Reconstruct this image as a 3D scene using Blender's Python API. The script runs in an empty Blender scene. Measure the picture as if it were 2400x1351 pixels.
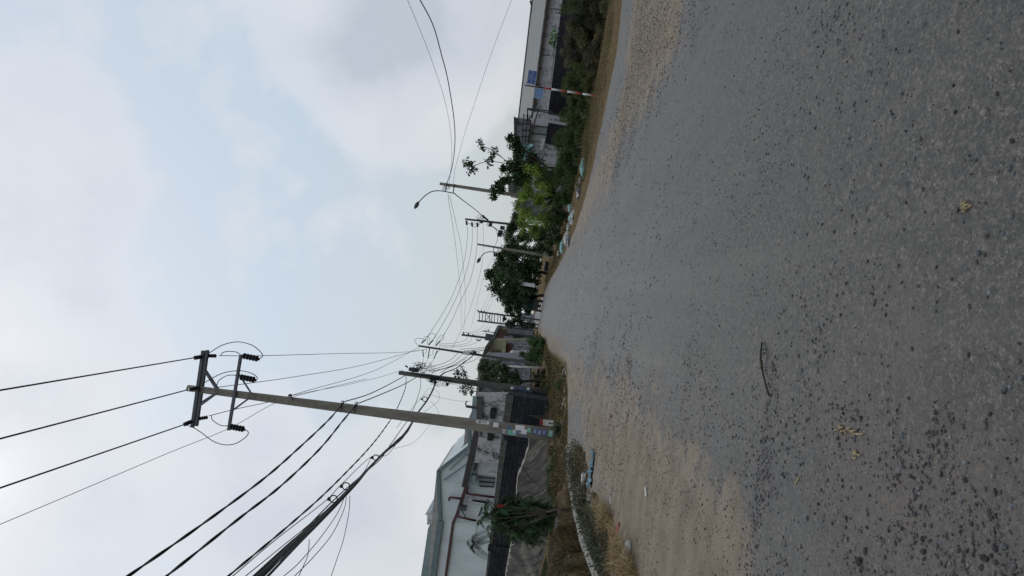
import bpy, math, random
import numpy as np
from mathutils import Vector, Matrix, noise as mnoise
R_ = math.radians
random.seed(7); rng = np.random.default_rng(7)
scene = bpy.context.scene
COL = scene.collection
# ------------------------------------------------------------------ camera
F, CX, CY, H = 1600., 1200., 675.5, 1.4
ROLL, PITCH, YAW = R_(8.2), R_(2.05), R_(2.35)
Fw = np.array([math.sin(YAW)*math.cos(PITCH), math.cos(YAW)*math.cos(PITCH), math.sin(PITCH)])
Rt = np.array([math.cos(YAW), -math.sin(YAW), 0.]); Up = np.cross(Rt, Fw)
cxv = -math.cos(ROLL)*Up + math.sin(ROLL)*Rt      # the phone is held sideways: image right is down
cyv = math.sin(ROLL)*Up + math.cos(ROLL)*Rt
CAM = np.array([0, 0, H])
cam = bpy.data.cameras.new('camera'); camo = bpy.data.objects.new('camera', cam); COL.objects.link(camo)
m = Matrix.Identity(4)
for i in range(3):
    m[i][0], m[i][1], m[i][2], m[i][3] = cxv[i], cyv[i], -Fw[i], CAM[i]
camo.matrix_world = m
cam.sensor_width = 36; cam.lens = 24; cam.clip_start = .05; cam.clip_end = 6000
scene.camera = camo
# ------------------------------------------------------------------ sun, sky, exposure
SUN_EL, SUN_AZ = R_(48), R_(-20)     # hazy sun ahead and to the left
sl = bpy.data.lights.new('sun', 'SUN'); sl.energy = .7; sl.angle = R_(14); sl.color = (1, .95, .88)
so = bpy.data.objects.new('sun', sl); COL.objects.link(so)
sd = Vector((math.sin(SUN_AZ)*math.cos(SUN_EL), math.cos(SUN_AZ)*math.cos(SUN_EL), math.sin(SUN_EL)))
so.rotation_euler = sd.to_track_quat('Z', 'Y').to_euler(); so.location = (0, 0, 30)
W = bpy.data.worlds.new('World'); scene.world = W; W.use_nodes = True
def sky():
    nt = W.node_tree; N = nt.nodes; L = nt.links; N.clear()
    out = N.new('ShaderNodeOutputWorld'); bg = N.new('ShaderNodeBackground'); bg.inputs[1].default_value = .1
    L.new(bg.outputs[0], out.inputs[0])
    st = N.new('ShaderNodeTexSky'); st.sky_type = 'NISHITA'; st.sun_disc = False
    st.sun_elevation = SUN_EL; st.sun_rotation = SUN_AZ; st.air_density = 1; st.dust_density = 4; st.ozone_density = 1
    tc = N.new('ShaderNodeTexCoord'); sp = N.new('ShaderNodeSeparateXYZ'); L.new(tc.outputs['Generated'], sp.inputs[0])
    def mth(op, a, b=None, c=None):
        n = N.new('ShaderNodeMath'); n.operation = op
        for i, v in enumerate((a, b, c)):
            if v is None: continue
            if isinstance(v, (int, float)): n.inputs[i].default_value = v
            else: L.new(v, n.inputs[i])
        return n.outputs[0]
    z = mth('MAXIMUM', sp.outputs[2], 0.0)
    den = mth('ADD', z, .32)
    cb = N.new('ShaderNodeCombineXYZ')
    L.new(mth('DIVIDE', sp.outputs[0], den), cb.inputs[0]); L.new(mth('DIVIDE', sp.outputs[1], den), cb.inputs[1])
    def noise(scale, det, rough, off, dist=0.):
        mp = N.new('ShaderNodeMapping'); mp.inputs['Location'].default_value = off
        L.new(cb.outputs[0], mp.inputs[0])
        n = N.new('ShaderNodeTexNoise'); n.inputs['Scale'].default_value = scale; n.inputs['Detail'].default_value = det
        n.inputs['Roughness'].default_value = rough; n.inputs['Distortion'].default_value = dist
        L.new(mp.outputs[0], n.inputs['Vector']); return n.outputs['Fac']
    def ramp(v, stops):
        r = N.new('ShaderNodeValToRGB'); L.new(v, r.inputs[0]); e = r.color_ramp.elements
        while len(e) < len(stops): e.new(.5)
        for el, (p, c) in zip(e, stops): el.position = p; el.color = (*c, 1)
        return r.outputs[0]
    def mix(f, a, b):
        n = N.new('ShaderNodeMix'); n.data_type = 'RGBA'; n.clamp_result = False
        if isinstance(f, (int, float)): n.inputs[0].default_value = f
        else: L.new(f, n.inputs[0])
        for i, v in ((6, a), (7, b)):
            if isinstance(v, tuple): n.inputs[i].default_value = (*v, 1)
            else: L.new(v, n.inputs[i])
        return n.outputs[2]
    # veil of high haze over the blue, then cumulus banks in the directions they stand
    ns = N.new('ShaderNodeVectorMath'); ns.operation = 'SCALE'; ns.inputs['Scale'].default_value = .10; L.new(st.outputs[0], ns.inputs[0])
    veil = mix(.86, ns.outputs[0], ramp(z, [(0., (.62, .66, .67)), (.10, (.60, .665, .70)), (.35, (.58, .695, .81)), (.7, (.64, .735, .845)), (1., (.64, .71, .80))]))
    acc = None
    for (az, el, wid, amp) in CLOUD_BANKS:
        d = (math.sin(az)*math.cos(el), math.cos(az)*math.cos(el), math.sin(el))
        n = N.new('ShaderNodeVectorMath'); n.operation = 'DOT_PRODUCT'; L.new(tc.outputs['Generated'], n.inputs[0]); n.inputs[1].default_value = d
        r = N.new('ShaderNodeMapRange'); r.interpolation_type = 'SMOOTHSTEP'; L.new(n.outputs['Value'], r.inputs[0])
        r.inputs[1].default_value = math.cos(wid); r.inputs[2].default_value = math.cos(wid*.25); r.inputs[4].default_value = amp
        acc = r.outputs[0] if acc is None else mth('ADD', acc, r.outputs[0])
    n3 = N.new('ShaderNodeTexNoise'); n3.inputs['Scale'].default_value = 3.2; n3.inputs['Detail'].default_value = 7; n3.inputs['Roughness'].default_value = .56; L.new(tc.outputs['Generated'], n3.inputs['Vector'])
    n4 = N.new('ShaderNodeTexNoise'); n4.inputs['Scale'].default_value = 5.5; n4.inputs['Detail'].default_value = 5; n4.inputs['Roughness'].default_value = .5; n4.inputs['Distortion'].default_value = .2; L.new(tc.outputs['Generated'], n4.inputs['Vector'])
    dens = mth('ADD', mth('MULTIPLY', acc, .80), mth('MULTIPLY', mth('SUBTRACT', n3.outputs['Fac'], .5), 2.1))
    cover = ramp(dens, [(.16, (0, 0, 0)), (.30, (.45, .45, .45)), (.55, (.66, .66, .66)), (1., (.85, .85, .85))])
    # sunlit rims where the bank is thin, lavender grey where it is thick
    thick = mth('ADD', mth('MULTIPLY', dens, .55), mth('MULTIPLY', n4.outputs['Fac'], .75))
    shade = ramp(thick, [(.46, (.83, .835, .87)), (.62, (.79, .80, .85)), (.80, (.68, .715, .78)), (.90, (.62, .66, .735)), (1., (.53, .58, .66))])
    c = mix(cover, veil, shade)
    # veil colours are radiance, background strength is .1
    g = N.new('ShaderNodeVectorMath'); g.operation = 'SCALE'
    L.new(c, g.inputs[0]); g.inputs['Scale'].default_value = 9.6
    L.new(g.outputs[0], bg.inputs[0])
def _dir(px, py):
    d = Fw*F + cxv*(px-CX) + cyv*(CY-py); d = d/np.linalg.norm(d); return math.atan2(d[0], d[1]), math.asin(d[2])
CLOUD_BANKS = [(*_dir(700, 90), R_(13), .50), (*_dir(960, 180), R_(9), .42), (*_dir(1130, 0), R_(20), .28), (*_dir(980, -100), R_(16), .26), (*_dir(60, 160), R_(13), .30), (*_dir(20, 720), R_(12), .42), (*_dir(100, 420), R_(9), .2), (*_dir(420, 1320), R_(13), .52), (*_dir(720, 1120), R_(11), .40), (*_dir(-200, 1200), R_(16), .3),
    (*_dir(620, 1000), R_(6), .25), (*_dir(860, 600), R_(6), .25), (*_dir(1020, 1200), R_(12), .30), (R_(150), R_(35), R_(60), .5), (R_(-120), R_(45), R_(50), .4), (R_(90), R_(30), R_(40), .4)]
sky()
scene.view_settings.view_transform = 'Standard'; scene.view_settings.look = 'None'
scene.view_settings.exposure = 0; scene.view_settings.gamma = 1
scene.cycles.max_bounces = 6; scene.cycles.transparent_max_bounces = 8
# ------------------------------------------------------------------ where a point of the photograph lies in the place
def ray(px, py): return Fw*F + cxv*(px-CX) + cyv*(CY-py)
def gnd(px, py, z=0.):
    d = ray(px, py); return CAM + d*((z-H)/d[2])
def at(px, py, Y):
    d = ray(px, py); return CAM + d*(Y/d[1])
def atX(px, py, X):
    d = ray(px, py); return CAM + d*(X/d[0])
def proj(P):
    v = np.asarray(P, float)-CAM; zc = v@Fw
    return CX+F*(v@cxv)/zc, CY-F*(v@cyv)/zc
# ------------------------------------------------------------------ object helpers
def tag(o, label=None, cat=None, group=None, kind=None):
    if label: o['label'] = label
    if cat: o['category'] = cat
    if group: o['group'] = group
    if kind: o['kind'] = kind
    return o
def thing(name, label, cat, loc, group=None, kind=None):
    o = bpy.data.objects.new(name, None); COL.objects.link(o); o.location = tuple(float(v) for v in loc)
    o.empty_display_size = .2
    return tag(o, label, cat, group, kind)
def wloc(o):
    v = Vector((0, 0, 0))
    while o is not None: v += o.location; o = o.parent
    return np.array(v)
class MB:
    def __init__(s): s.v = []; s.f = []; s.mi = []; s.cur = 0
    def add(s, vs, fs):
        b = len(s.v); s.v += [tuple(map(float, p)) for p in vs]
        for f in fs: s.f.append(tuple(b+i for i in f)); s.mi.append(s.cur)
        return s
    def box(s, c, size, rz=0., bevel=0):
        cx, cy, cz = c; x, y, z = [k/2 for k in size]; ca, sa = math.cos(rz), math.sin(rz)
        P = [(cx+a*ca-b*sa, cy+a*sa+b*ca, cz+d) for a, b, d in
             [(-x,-y,-z),(x,-y,-z),(x,y,-z),(-x,y,-z),(-x,-y,z),(x,-y,z),(x,y,z),(-x,y,z)]]
        return s.add(P, [(0,3,2,1),(4,5,6,7),(0,1,5,4),(1,2,6,5),(2,3,7,6),(3,0,4,7)])
    def bar(s, a, b, w, h=None):
        a, b = Vector(a), Vector(b); d = (b-a).normalized(); h = h or w
        u = d.cross(Vector((0,1,0)));
        if u.length < .1: u = d.cross(Vector((0,0,1)))
        u.normalize(); v = d.cross(u)
        P = []
        for p in (a, b):
            for i, j in ((-1,-1),(1,-1),(1,1),(-1,1)): P.append(p+u*(i*w/2)+v*(j*h/2))
        return s.add(P, [(3,2,1,0),(4,5,6,7),(0,1,5,4),(1,2,6,5),(2,3,7,6),(3,0,4,7)])
    def tube(s, pts, r, n=6, cap=True):
        pts = [Vector(tuple(map(float, p))) for p in pts]; k = len(pts)
        rs = list(r) if hasattr(r, '__len__') else [r]*k
        ref = None; P = []
        for i, p in enumerate(pts):
            t = (pts[min(i+1, k-1)]-pts[max(i-1, 0)])
            if t.length < 1e-9: t = Vector((0,0,1))
            t.normalize()
            if ref is None: ref = t.orthogonal().normalized()
            ref = (ref-t*ref.dot(t));
            if ref.length < 1e-6: ref = t.orthogonal()
            ref.normalize(); w = t.cross(ref)
            for j in range(n):
                a = 2*math.pi*j/n; P.append(p+(ref*math.cos(a)+w*math.sin(a))*rs[i])
        Fc = [(i*n+j, i*n+(j+1)%n, (i+1)*n+(j+1)%n, (i+1)*n+j) for i in range(k-1) for j in range(n)]
        if cap: Fc += [tuple(range(n))[::-1], tuple((k-1)*n+j for j in range(n))]
        return s.add(P, Fc)
    def prism(s, poly, vec):      # poly: 3d points in a plane, extruded by vec
        n = len(poly); A = [Vector(tuple(map(float, p))) for p in poly]; v = Vector(vec)
        return s.add(A+[p+v for p in A], [tuple(range(n)), tuple(range(2*n-1, n-1, -1))]+[(i, i+n, (i+1) % n+n, (i+1) % n) for i in range(n)])
    def build(s, name, mat, parent=None, smooth=False, bevel=0):
        me = bpy.data.meshes.new(name); off = wloc(parent) if parent is not None else np.zeros(3)
        V = np.array(s.v)-off
        org = np.zeros(3)
        if parent is None:
            org = V.mean(0); org[2] = V[:, 2].min(); V = V-org
        me.from_pydata(V.tolist(), [], s.f)
        for mm in (mat if isinstance(mat, (list, tuple)) else [mat]): me.materials.append(mm)
        if isinstance(mat, (list, tuple)): me.polygons.foreach_set('material_index', s.mi)
        if smooth: me.polygons.foreach_set('use_smooth', [True]*len(me.polygons))
        o = bpy.data.objects.new(name, me); COL.objects.link(o); o.location = tuple(org); o.parent = parent
        if smooth or bevel == 0:
            import bmesh
            bm = bmesh.new(); bm.from_mesh(me); bmesh.ops.recalc_face_normals(bm, faces=bm.faces); bm.to_mesh(me); bm.free()
        if bevel:
            md = o.modifiers.new('bevel', 'BEVEL'); md.width = bevel; md.segments = 2; md.limit_method = 'ANGLE'
        return o
def np_mesh(name, V, faces, mat, parent=None, cols=None, smooth=False):
    """V (n,3), faces (m,k) all of one size; cols: per-vertex (n,3)"""
    me = bpy.data.meshes.new(name); V = np.asarray(V, np.float32)
    off = wloc(parent) if parent is not None else np.zeros(3)
    org = np.zeros(3)
    if parent is None: org = np.array([V[:, 0].mean(), V[:, 1].mean(), V[:, 2].min()])
    V = (V-off-org).astype(np.float32)
    k = faces.shape[1]; nf = len(faces)
    me.vertices.add(len(V)); me.vertices.foreach_set('co', V.ravel())
    me.loops.add(nf*k); me.loops.foreach_set('vertex_index', faces.astype(np.int32).ravel())
    me.polygons.add(nf); me.polygons.foreach_set('loop_start', np.arange(0, nf*k, k, dtype=np.int32))
    me.update(calc_edges=True)
    if smooth: me.polygons.foreach_set('use_smooth', [True]*nf)
    if cols is not None:
        a = me.attributes.new('tint', 'FLOAT_COLOR', 'POINT')
        c4 = np.ones((len(V), 4), np.float32); c4[:, :3] = cols; a.data.foreach_set('color', c4.ravel())
    me.materials.append(mat)
    o = bpy.data.objects.new(name, me); COL.objects.link(o); o.location = tuple(org); o.parent = parent
    return o
# ------------------------------------------------------------------ value noise for masks
def vnoise(x, y, s, seed=0):
    x = np.asarray(x)*s+seed*17.3; y = np.asarray(y)*s+seed*9.1
    xi, yi = np.floor(x), np.floor(y); fx, fy = x-xi, y-yi
    fx = fx*fx*(3-2*fx); fy = fy*fy*(3-2*fy)
    def h(a, b):
        v = np.sin(a*127.1+b*311.7+seed*74.7)*43758.5453; return v-np.floor(v)
    return (h(xi, yi)*(1-fx)+h(xi+1, yi)*fx)*(1-fy)+(h(xi, yi+1)*(1-fx)+h(xi+1, yi+1)*fx)*fy
def fbm(x, y, s, seed=0, o=4):
    t = 0; a = .5; w = 0
    for i in range(o): t = t+a*vnoise(x, y, s*2**i, seed+i); w += a; a *= .55
    return t/w
def sdist(x, y, poly):
    """signed distance to a polygon, positive inside"""
    x = np.asarray(x, float); y = np.asarray(y, float); d = np.full(x.shape, 1e9); ins = np.zeros(x.shape, bool)
    n = len(poly)
    for i in range(n):
        x0, y0 = poly[i][:2]; x1, y1 = poly[(i+1) % n][:2]
        ex, ey = x1-x0, y1-y0; t = np.clip(((x-x0)*ex+(y-y0)*ey)/(ex*ex+ey*ey+1e-12), 0, 1)
        d = np.minimum(d, np.hypot(x-x0-t*ex, y-y0-t*ey))
        c = ((y0 > y) != (y1 > y)) & (x < (x1-x0)*(y-y0)/((y1-y0) if y1 != y0 else 1e-12)+x0)
        ins ^= c
    return np.where(ins, d, -d)
def sst(a, b, v): t = np.clip((v-a)/(b-a), 0, 1); return t*t*(3-2*t)
def G(L): return [tuple(gnd(*p)[:2]) for p in L]
# ------------------------------------------------------------------ materials
def material(name, rough=.8, spec=.3):
    mt = bpy.data.materials.new(name); mt.use_nodes = True; nt = mt.node_tree
    b = nt.nodes['Principled BSDF']; b.inputs['Roughness'].default_value = rough; b.inputs['Specular IOR Level'].default_value = spec
    return mt, nt, b
class NT:
    def __init__(s, nt): s.nt = nt; s.N = nt.nodes; s.L = nt.links
    def coord(s, kind='Object'): return s.N.new('ShaderNodeTexCoord').outputs[kind]
    def pos(s): return s.N.new('ShaderNodeNewGeometry').outputs['Position']
    def map(s, v, sc=(1,1,1), loc=(0,0,0), rot=(0,0,0)):
        n = s.N.new('ShaderNodeMapping'); n.inputs['Scale'].default_value = sc; n.inputs['Location'].default_value = loc; n.inputs['Rotation'].default_value = rot
        s.L.new(v, n.inputs[0]); return n.outputs[0]
    def noise(s, v, scale, det=4, rough=.6, dist=0.):
        n = s.N.new('ShaderNodeTexNoise'); n.inputs['Scale'].default_value = scale; n.inputs['Detail'].default_value = det
        n.inputs['Roughness'].default_value = rough; n.inputs['Distortion'].default_value = dist; s.L.new(v, n.inputs['Vector']); return n.outputs['Fac']
    def voro(s, v, scale, feature='F1', out='Distance'):
        n = s.N.new('ShaderNodeTexVoronoi'); n.feature = feature; n.inputs['Scale'].default_value = scale; s.L.new(v, n.inputs['Vector']); return n.outputs[out]
    def ramp(s, v, stops):
        r = s.N.new('ShaderNodeValToRGB'); s.L.new(v, r.inputs[0]); e = r.color_ramp.elements
        while len(e) < len(stops): e.new(.5)
        for el, (p, c) in zip(e, stops):
            if not isinstance(c, tuple): c = (c, c, c)
            el.position = p; el.color = (*c, 1)
        return r.outputs[0]
    def mix(s, f, a, b, mode='MIX'):
        n = s.N.new('ShaderNodeMix'); n.data_type = 'RGBA'; n.blend_type = mode
        if isinstance(f, (int, float)): n.inputs[0].default_value = f
        else: s.L.new(f, n.inputs[0])
        for i, v in ((6, a), (7, b)):
            if isinstance(v, tuple): n.inputs[i].default_value = (*v, 1)
            elif isinstance(v, (int, float)): n.inputs[i].default_value = (v, v, v, 1)
            else: s.L.new(v, n.inputs[i])
        return n.outputs[2]
    def math(s, op, a, b=None):
        n = s.N.new('ShaderNodeMath'); n.operation = op
        for i, v in enumerate((a, b)):
            if v is None: continue
            if isinstance(v, (int, float)): n.inputs[i].default_value = v
            else: s.L.new(v, n.inputs[i])
        return n.outputs[0]
    def bump(s, h, b, strength=.5, dist=.01):
        n = s.N.new('ShaderNodeBump'); n.inputs['Strength'].default_value = strength; n.inputs['Distance'].default_value = dist
        s.L.new(h, n.inputs['Height']); s.L.new(n.outputs[0], b.inputs['Normal'])
    def attr(s, name):
        n = s.N.new('ShaderNodeAttribute'); n.attribute_name = name; return n
def simple(name, c1, c2, scale=6, rough=.8, spec=.3, bump=0., stretch=(1,1,1), lo=.3, hi=.7):
    mt, nt, b = material(name, rough, spec); t = NT(nt)
    v = t.map(t.pos(), stretch); f = t.noise(v, scale, 5, .65)
    t.L.new(t.ramp(f, [(lo, c1), (hi, c2)]), b.inputs['Base Color'])
    if bump: t.bump(f, b, bump, .02)
    return mt
M = {}
M['cable'] = simple('black cable sheath', (.012,.012,.014), (.03,.03,.034), 3, .6)
M['steel'] = simple('silhouette dark galvanised steel', (.06,.065,.08), (.14,.15,.17), 20, .55)  # galvanised grey darkened: the backlit silhouette is put into the colour
M['dark_steel'] = simple('dark rusty steel', (.03,.028,.028), (.07,.06,.055), 12, .7)
M['insul'] = simple('dark polymer insulator', (.012,.013,.02), (.03,.03,.04), 20, .4)
M['concrete'] = simple('spun concrete pole', (.15,.14,.12), (.26,.245,.21), 5, .9, bump=.3, stretch=(1,1,.25))
M['old_concrete'] = simple('dark grimy pole concrete', (.045,.045,.043), (.12,.115,.105), 7, .9, bump=.3, stretch=(1,1,.3))
M['pale_concrete'] = simple('pale kerb concrete', (.11,.105,.095), (.25,.24,.215), 6, .9, bump=.5)
M['white_paint'] = simple('dull white paint', (.45,.45,.44), (.62,.62,.6), 6, .6)
M['paper'] = simple('white poster paper', (.5,.5,.5), (.72,.72,.72), 14, .7)
M['blue_paper'] = simple('blue poster paper', (.04,.08,.22), (.12,.18,.36), 20, .7)
M['green_paper'] = simple('green poster paper', (.10,.34,.28), (.25,.45,.38), 20, .7)
M['red_paint'] = simple('faded red paint', (.20,.03,.03), (.34,.07,.05), 12, .7)
M['sign_blue'] = simple('blue enamel sign', (.02,.07,.24), (.035,.10,.32), 8, .4, .5)
M['sign_blue2'] = simple('faded blue enamel sign', (.05,.16,.36), (.08,.22,.45), 8, .45, .5)
M['ink'] = simple('black print', (.01,.01,.01), (.03,.03,.03), 8)
M['lamp_grey'] = simple('grey lamp housing', (.04,.045,.05), (.08,.085,.09), 8, .5)
M['globe'] = simple('milky globe', (.55,.52,.48), (.68,.65,.6), 5, .3, .5)
M['teal'] = simple('teal metal trim', (.11,.155,.165), (.17,.22,.235), 4, .5)
M['bluewall'] = simple('pale blue render', (.46,.52,.53), (.64,.70,.71), 1.2, .9, stretch=(1,1,.4))
M['tealroof'] = simple('grey green sheet roof', (.16,.22,.23), (.24,.31,.32), 2, .5, stretch=(1,1,.3))
M['greyroof'] = simple('grey brown sheet roof', (.19,.18,.17), (.28,.265,.25), 2, .6, stretch=(1,1,.2))
M['maroon'] = simple('maroon painted gutter', (.06,.022,.028), (.10,.04,.042), 8, .5)
M['darkgap'] = simple('dark interior', (.012,.012,.014), (.03,.03,.03), 3)
M['shutter'] = simple('grey green shutter', (.18,.22,.22), (.28,.32,.32), 8, .6, stretch=(.2,1,4))
M['redcloth'] = simple('red cloth', (.28,.025,.02), (.40,.05,.04), 8)
M['black_plastic'] = simple('black plastic', (.012,.012,.013), (.03,.03,.03), 5, .4, .5)
def foliage(name, c, var=.5, trans=.25):
    mt, nt, b = material(name, .55, .35); t = NT(nt)
    a = t.attr('tint')
    f = t.mix(1, c, a.outputs['Color'], 'MULTIPLY')
    t.L.new(f, b.inputs['Base Color'])
    tr = t.N.new('ShaderNodeBsdfTranslucent'); t.L.new(f, tr.inputs[0])
    ms = t.N.new('ShaderNodeMixShader'); ms.inputs[0].default_value = trans
    t.L.new(b.outputs[0], ms.inputs[1]); t.L.new(tr.outputs[0], ms.inputs[2])
    t.L.new(ms.outputs[0], t.N['Material Output'].inputs[0]); return mt
M['leaf'] = foliage('leaf', (1, 1, 1))
def wallmat(name, base, dirt, amt=.5, scale=.9):
    """render with black mould streaks running down from the top"""
    mt, nt, b = material(name, .95, .15); t = NT(nt); p = t.pos()
    s1 = t.noise(t.map(p, (1.6,1.6,.35)), scale*2, 6, .7); s2 = t.noise(t.map(p, (1,1,1)), scale*5, 6, .75)
    m1 = t.ramp(t.math('MULTIPLY', s1, s2), [(.30-.16*amt, 0.), (.40-.1*amt, 1.)])
    base2 = t.mix(t.noise(p, 8, 4), tuple(k*.85 for k in base), base)
    t.L.new(t.mix(m1, base2, dirt), b.inputs['Base Color']); t.bump(s2, b, .3, .02); return mt
M['mould'] = wallmat('mouldy white render', (.46,.45,.45), (.035,.035,.035), .45)
M['mould2'] = wallmat('grey stained render', (.52,.52,.55), (.09,.09,.095), .33)
M['grime'] = wallmat('grimy house render', (.22,.22,.25), (.03,.03,.04), .6)
M['cleanwall'] = wallmat('white render', (.58,.60,.61), (.3,.3,.3), .1)
M['yellow'] = wallmat('yellow render', (.30,.295,.20), (.10,.09,.07), .35)
M['lilac'] = wallmat('lilac white render', (.31,.31,.345), (.07,.07,.09), .55)
def brickmat(name, c1, c2, mortar, sx=2.2, axis='XZ'):
    mt, nt, b = material(name, .95, .15); t = NT(nt)
    sp = t.N.new('ShaderNodeSeparateXYZ'); t.L.new(t.pos(), sp.inputs[0]); cb = t.N.new('ShaderNodeCombineXYZ')
    t.L.new(sp.outputs[0], cb.inputs[0]); t.L.new(sp.outputs[2], cb.inputs[1])
    br = t.N.new('ShaderNodeTexBrick'); t.L.new(cb.outputs[0], br.inputs['Vector'])
    br.inputs['Color1'].default_value = (*c1, 1); br.inputs['Color2'].default_value = (*c2, 1); br.inputs['Mortar'].default_value = (*mortar, 1)
    br.inputs['Scale'].default_value = sx; br.inputs['Mortar Size'].default_value = .025; br.inputs['Brick Width'].default_value = .9; br.inputs['Row Height'].default_value = .42
    n = t.noise(t.pos(), 2.5, 6, .7)
    c = t.mix(t.ramp(n, [(.35, 0.), (.75, .55)]), br.outputs[0], tuple(k*.45 for k in c1))
    t.L.new(c, b.inputs['Base Color']); t.bump(br.outputs['Fac'], b, -.5, .02); return mt
M['brick'] = brickmat('dark block wall', (.038,.040,.048), (.020,.021,.027), (.006,.006,.008))
M['brick2'] = brickmat('sooty block wall', (.030,.030,.036), (.018,.018,.024), (.07,.07,.08), 2.6)
def corrugated(name, c1, c2, freq=5., axis=0):
    mt, nt, b = material(name, .5, .4); t = NT(nt)
    sp = t.N.new('ShaderNodeSeparateXYZ'); t.L.new(t.pos(), sp.inputs[0])
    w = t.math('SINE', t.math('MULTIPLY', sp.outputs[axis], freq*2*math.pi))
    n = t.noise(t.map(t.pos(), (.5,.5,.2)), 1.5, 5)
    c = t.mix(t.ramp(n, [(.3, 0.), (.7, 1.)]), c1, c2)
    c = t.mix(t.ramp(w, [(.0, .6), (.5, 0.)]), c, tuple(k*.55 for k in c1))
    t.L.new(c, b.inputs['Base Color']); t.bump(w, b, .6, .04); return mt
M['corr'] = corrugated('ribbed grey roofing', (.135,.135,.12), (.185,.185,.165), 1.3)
def striped():
    mt, nt, b = material('corrugated shutter', .6, .3); t = NT(nt)
    sp = t.N.new('ShaderNodeSeparateXYZ'); t.L.new(t.pos(), sp.inputs[0])
    w = t.math('SINE', t.math('MULTIPLY', sp.outputs[2], 60.))
    t.L.new(t.ramp(w, [(.2, (.05,.025,.02)), (.7, (.13,.07,.055))]), b.inputs['Base Color']); return mt
M['brownshut'] = striped()
def tarpmat():
    mt, nt, b = material('shade netting with painted folds', .8, .2); t = NT(nt); p = t.pos()
    n = t.noise(t.map(p, (1.2,1.2,.5)), 1.2, 6, .6, 1.); n2 = t.noise(p, 90, 2)
    c = t.ramp(n, [(.3, (.010,.0095,.009)), (.46, (.03,.027,.023)), (.56, (.055,.05,.042)), (.7, (.13,.118,.098))])  # light and shade of the folds put into the colour as stretched noise
    t.L.new(c, b.inputs['Base Color']); t.bump(n2, b, .2, .01); return mt
M['tarp'] = tarpmat()
M['tarpedge'] = simple('pale tarpaulin', (.28,.26,.21), (.42,.40,.34), 3, .8)
M['bluetarp'] = simple('blue plastic sheet', (.02,.09,.14), (.05,.18,.25), 12, .5, .5)
M['bag_white'] = simple('white plastic bag', (.16,.16,.155), (.42,.42,.41), 10, .5, .5)
M['bag_teal'] = simple('teal plastic bag', (.10,.24,.24), (.22,.40,.38), 9, .5, .5)
M['bag_black'] = simple('dark plastic bag', (.02,.02,.022), (.06,.06,.065), 9, .4, .5)
M['straw'] = simple('pale straw', (.22,.17,.09), (.36,.29,.17), 12, .9)
M['bark'] = simple('bark', (.022,.018,.014), (.06,.05,.04), 12, .95, bump=.6, stretch=(1,1,.3))
M['truck_green'] = simple('dark green truck paint', (.008,.022,.02), (.018,.04,.036), 4, .8, .2)
M['truck_blue'] = simple('blue white cloth', (.15,.28,.42), (.4,.5,.6), 4, .7)
M['rubber'] = simple('tyre rubber', (.01,.01,.01), (.02,.02,.02), 12, .9)
# ------------------------------------------------------------------ ground
P_SANDL = G([(1368,1060),(1374,950),(1385,905),(1440,915),(1490,905),(1560,940),(1610,985),(1640,1060),(1700,1120),(1745,1200),(1760,1351),(1790,1500),(1500,1500),(1440,1351),(1400,1200),(1362,1130)])
P_SANDL2 = G([(1262,762),(1276,778),(1300,800),(1330,835),(1372,870),(1385,930),(1330,945),(1326,860),(1285,820),(1265,790)])
P_SANDR = G([(1482,-60),(1480,40),(1468,130),(1462,200),(1445,270),(1426,330),(1400,400),(1372,470),(1345,540),(1330,570),(1345,560),(1378,490),(1425,420),(1470,300),(1515,235),(1570,150),(1590,60),(1620,-60)])
P_ROAD = [(-1.9,400),(-2.0,150),(-1.9,100),(-1.75,60)]+G([(1290,820),(1328,850),(1331,900),(1331,1000),(1327,1100),(1345,1140),(1380,1240),(1430,1351)])+[(-2.6,6.),(-4.,3.),(-9,1),(-12,-30),(14,-30),(14,14),(12.6,20.8)]+G([(1461,-40),(1455,40),(1446,120),(1430,200),(1411,290),(1388,400),(1370,470),(1347,540),(1312,620),(1286,665)])+[(4.9,150),(5.0,400)]
P_DITCH = [(-6.6,24.)]+G([(1348,1130),(1358,1190),(1375,1260),(1405,1351)])+[(-3.6,8.5),(-4.6,8.6)]+G([(1345,1351),(1328,1290),(1318,1230)])+[(-6.2,18.2),(-8,19.5)]
P_DITCH = G([(1336,1120),(1348,1160),(1362,1200),(1388,1270),(1420,1351),(1450,1420),(1380,1460),(1335,1351),(1320,1290),(1312,1220),(1318,1160)])
P_GRAV = G([(1350,800),(1420,800),(1500,815),(1600,850),(1750,850),(1900,880),(2100,960),(2300,1010),(2700,1050),(2700,1700),(2000,1500),(1960,1351),(1890,1220),(1800,1150),(1850,1351),(1640,1351),(1560,1150),(1500,1050),(1440,960),(1380,890)])
P_GRAV2 = G([(1470,-60),(1480,60),(1470,150),(1440,300),(1400,420),(1440,420),(1500,300),(1570,200),(1640,60),(1640,-60)])
P_GRAV3 = G([(1690,620),(1700,560),(1730,480),(1800,330),(1870,330),(1790,480),(1750,620)])
P_BROWN = G([(1900,1351),(1950,1120),(2060,960),(2250,900),(2500,850),(2800,1500),(2100,1600)])
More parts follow.
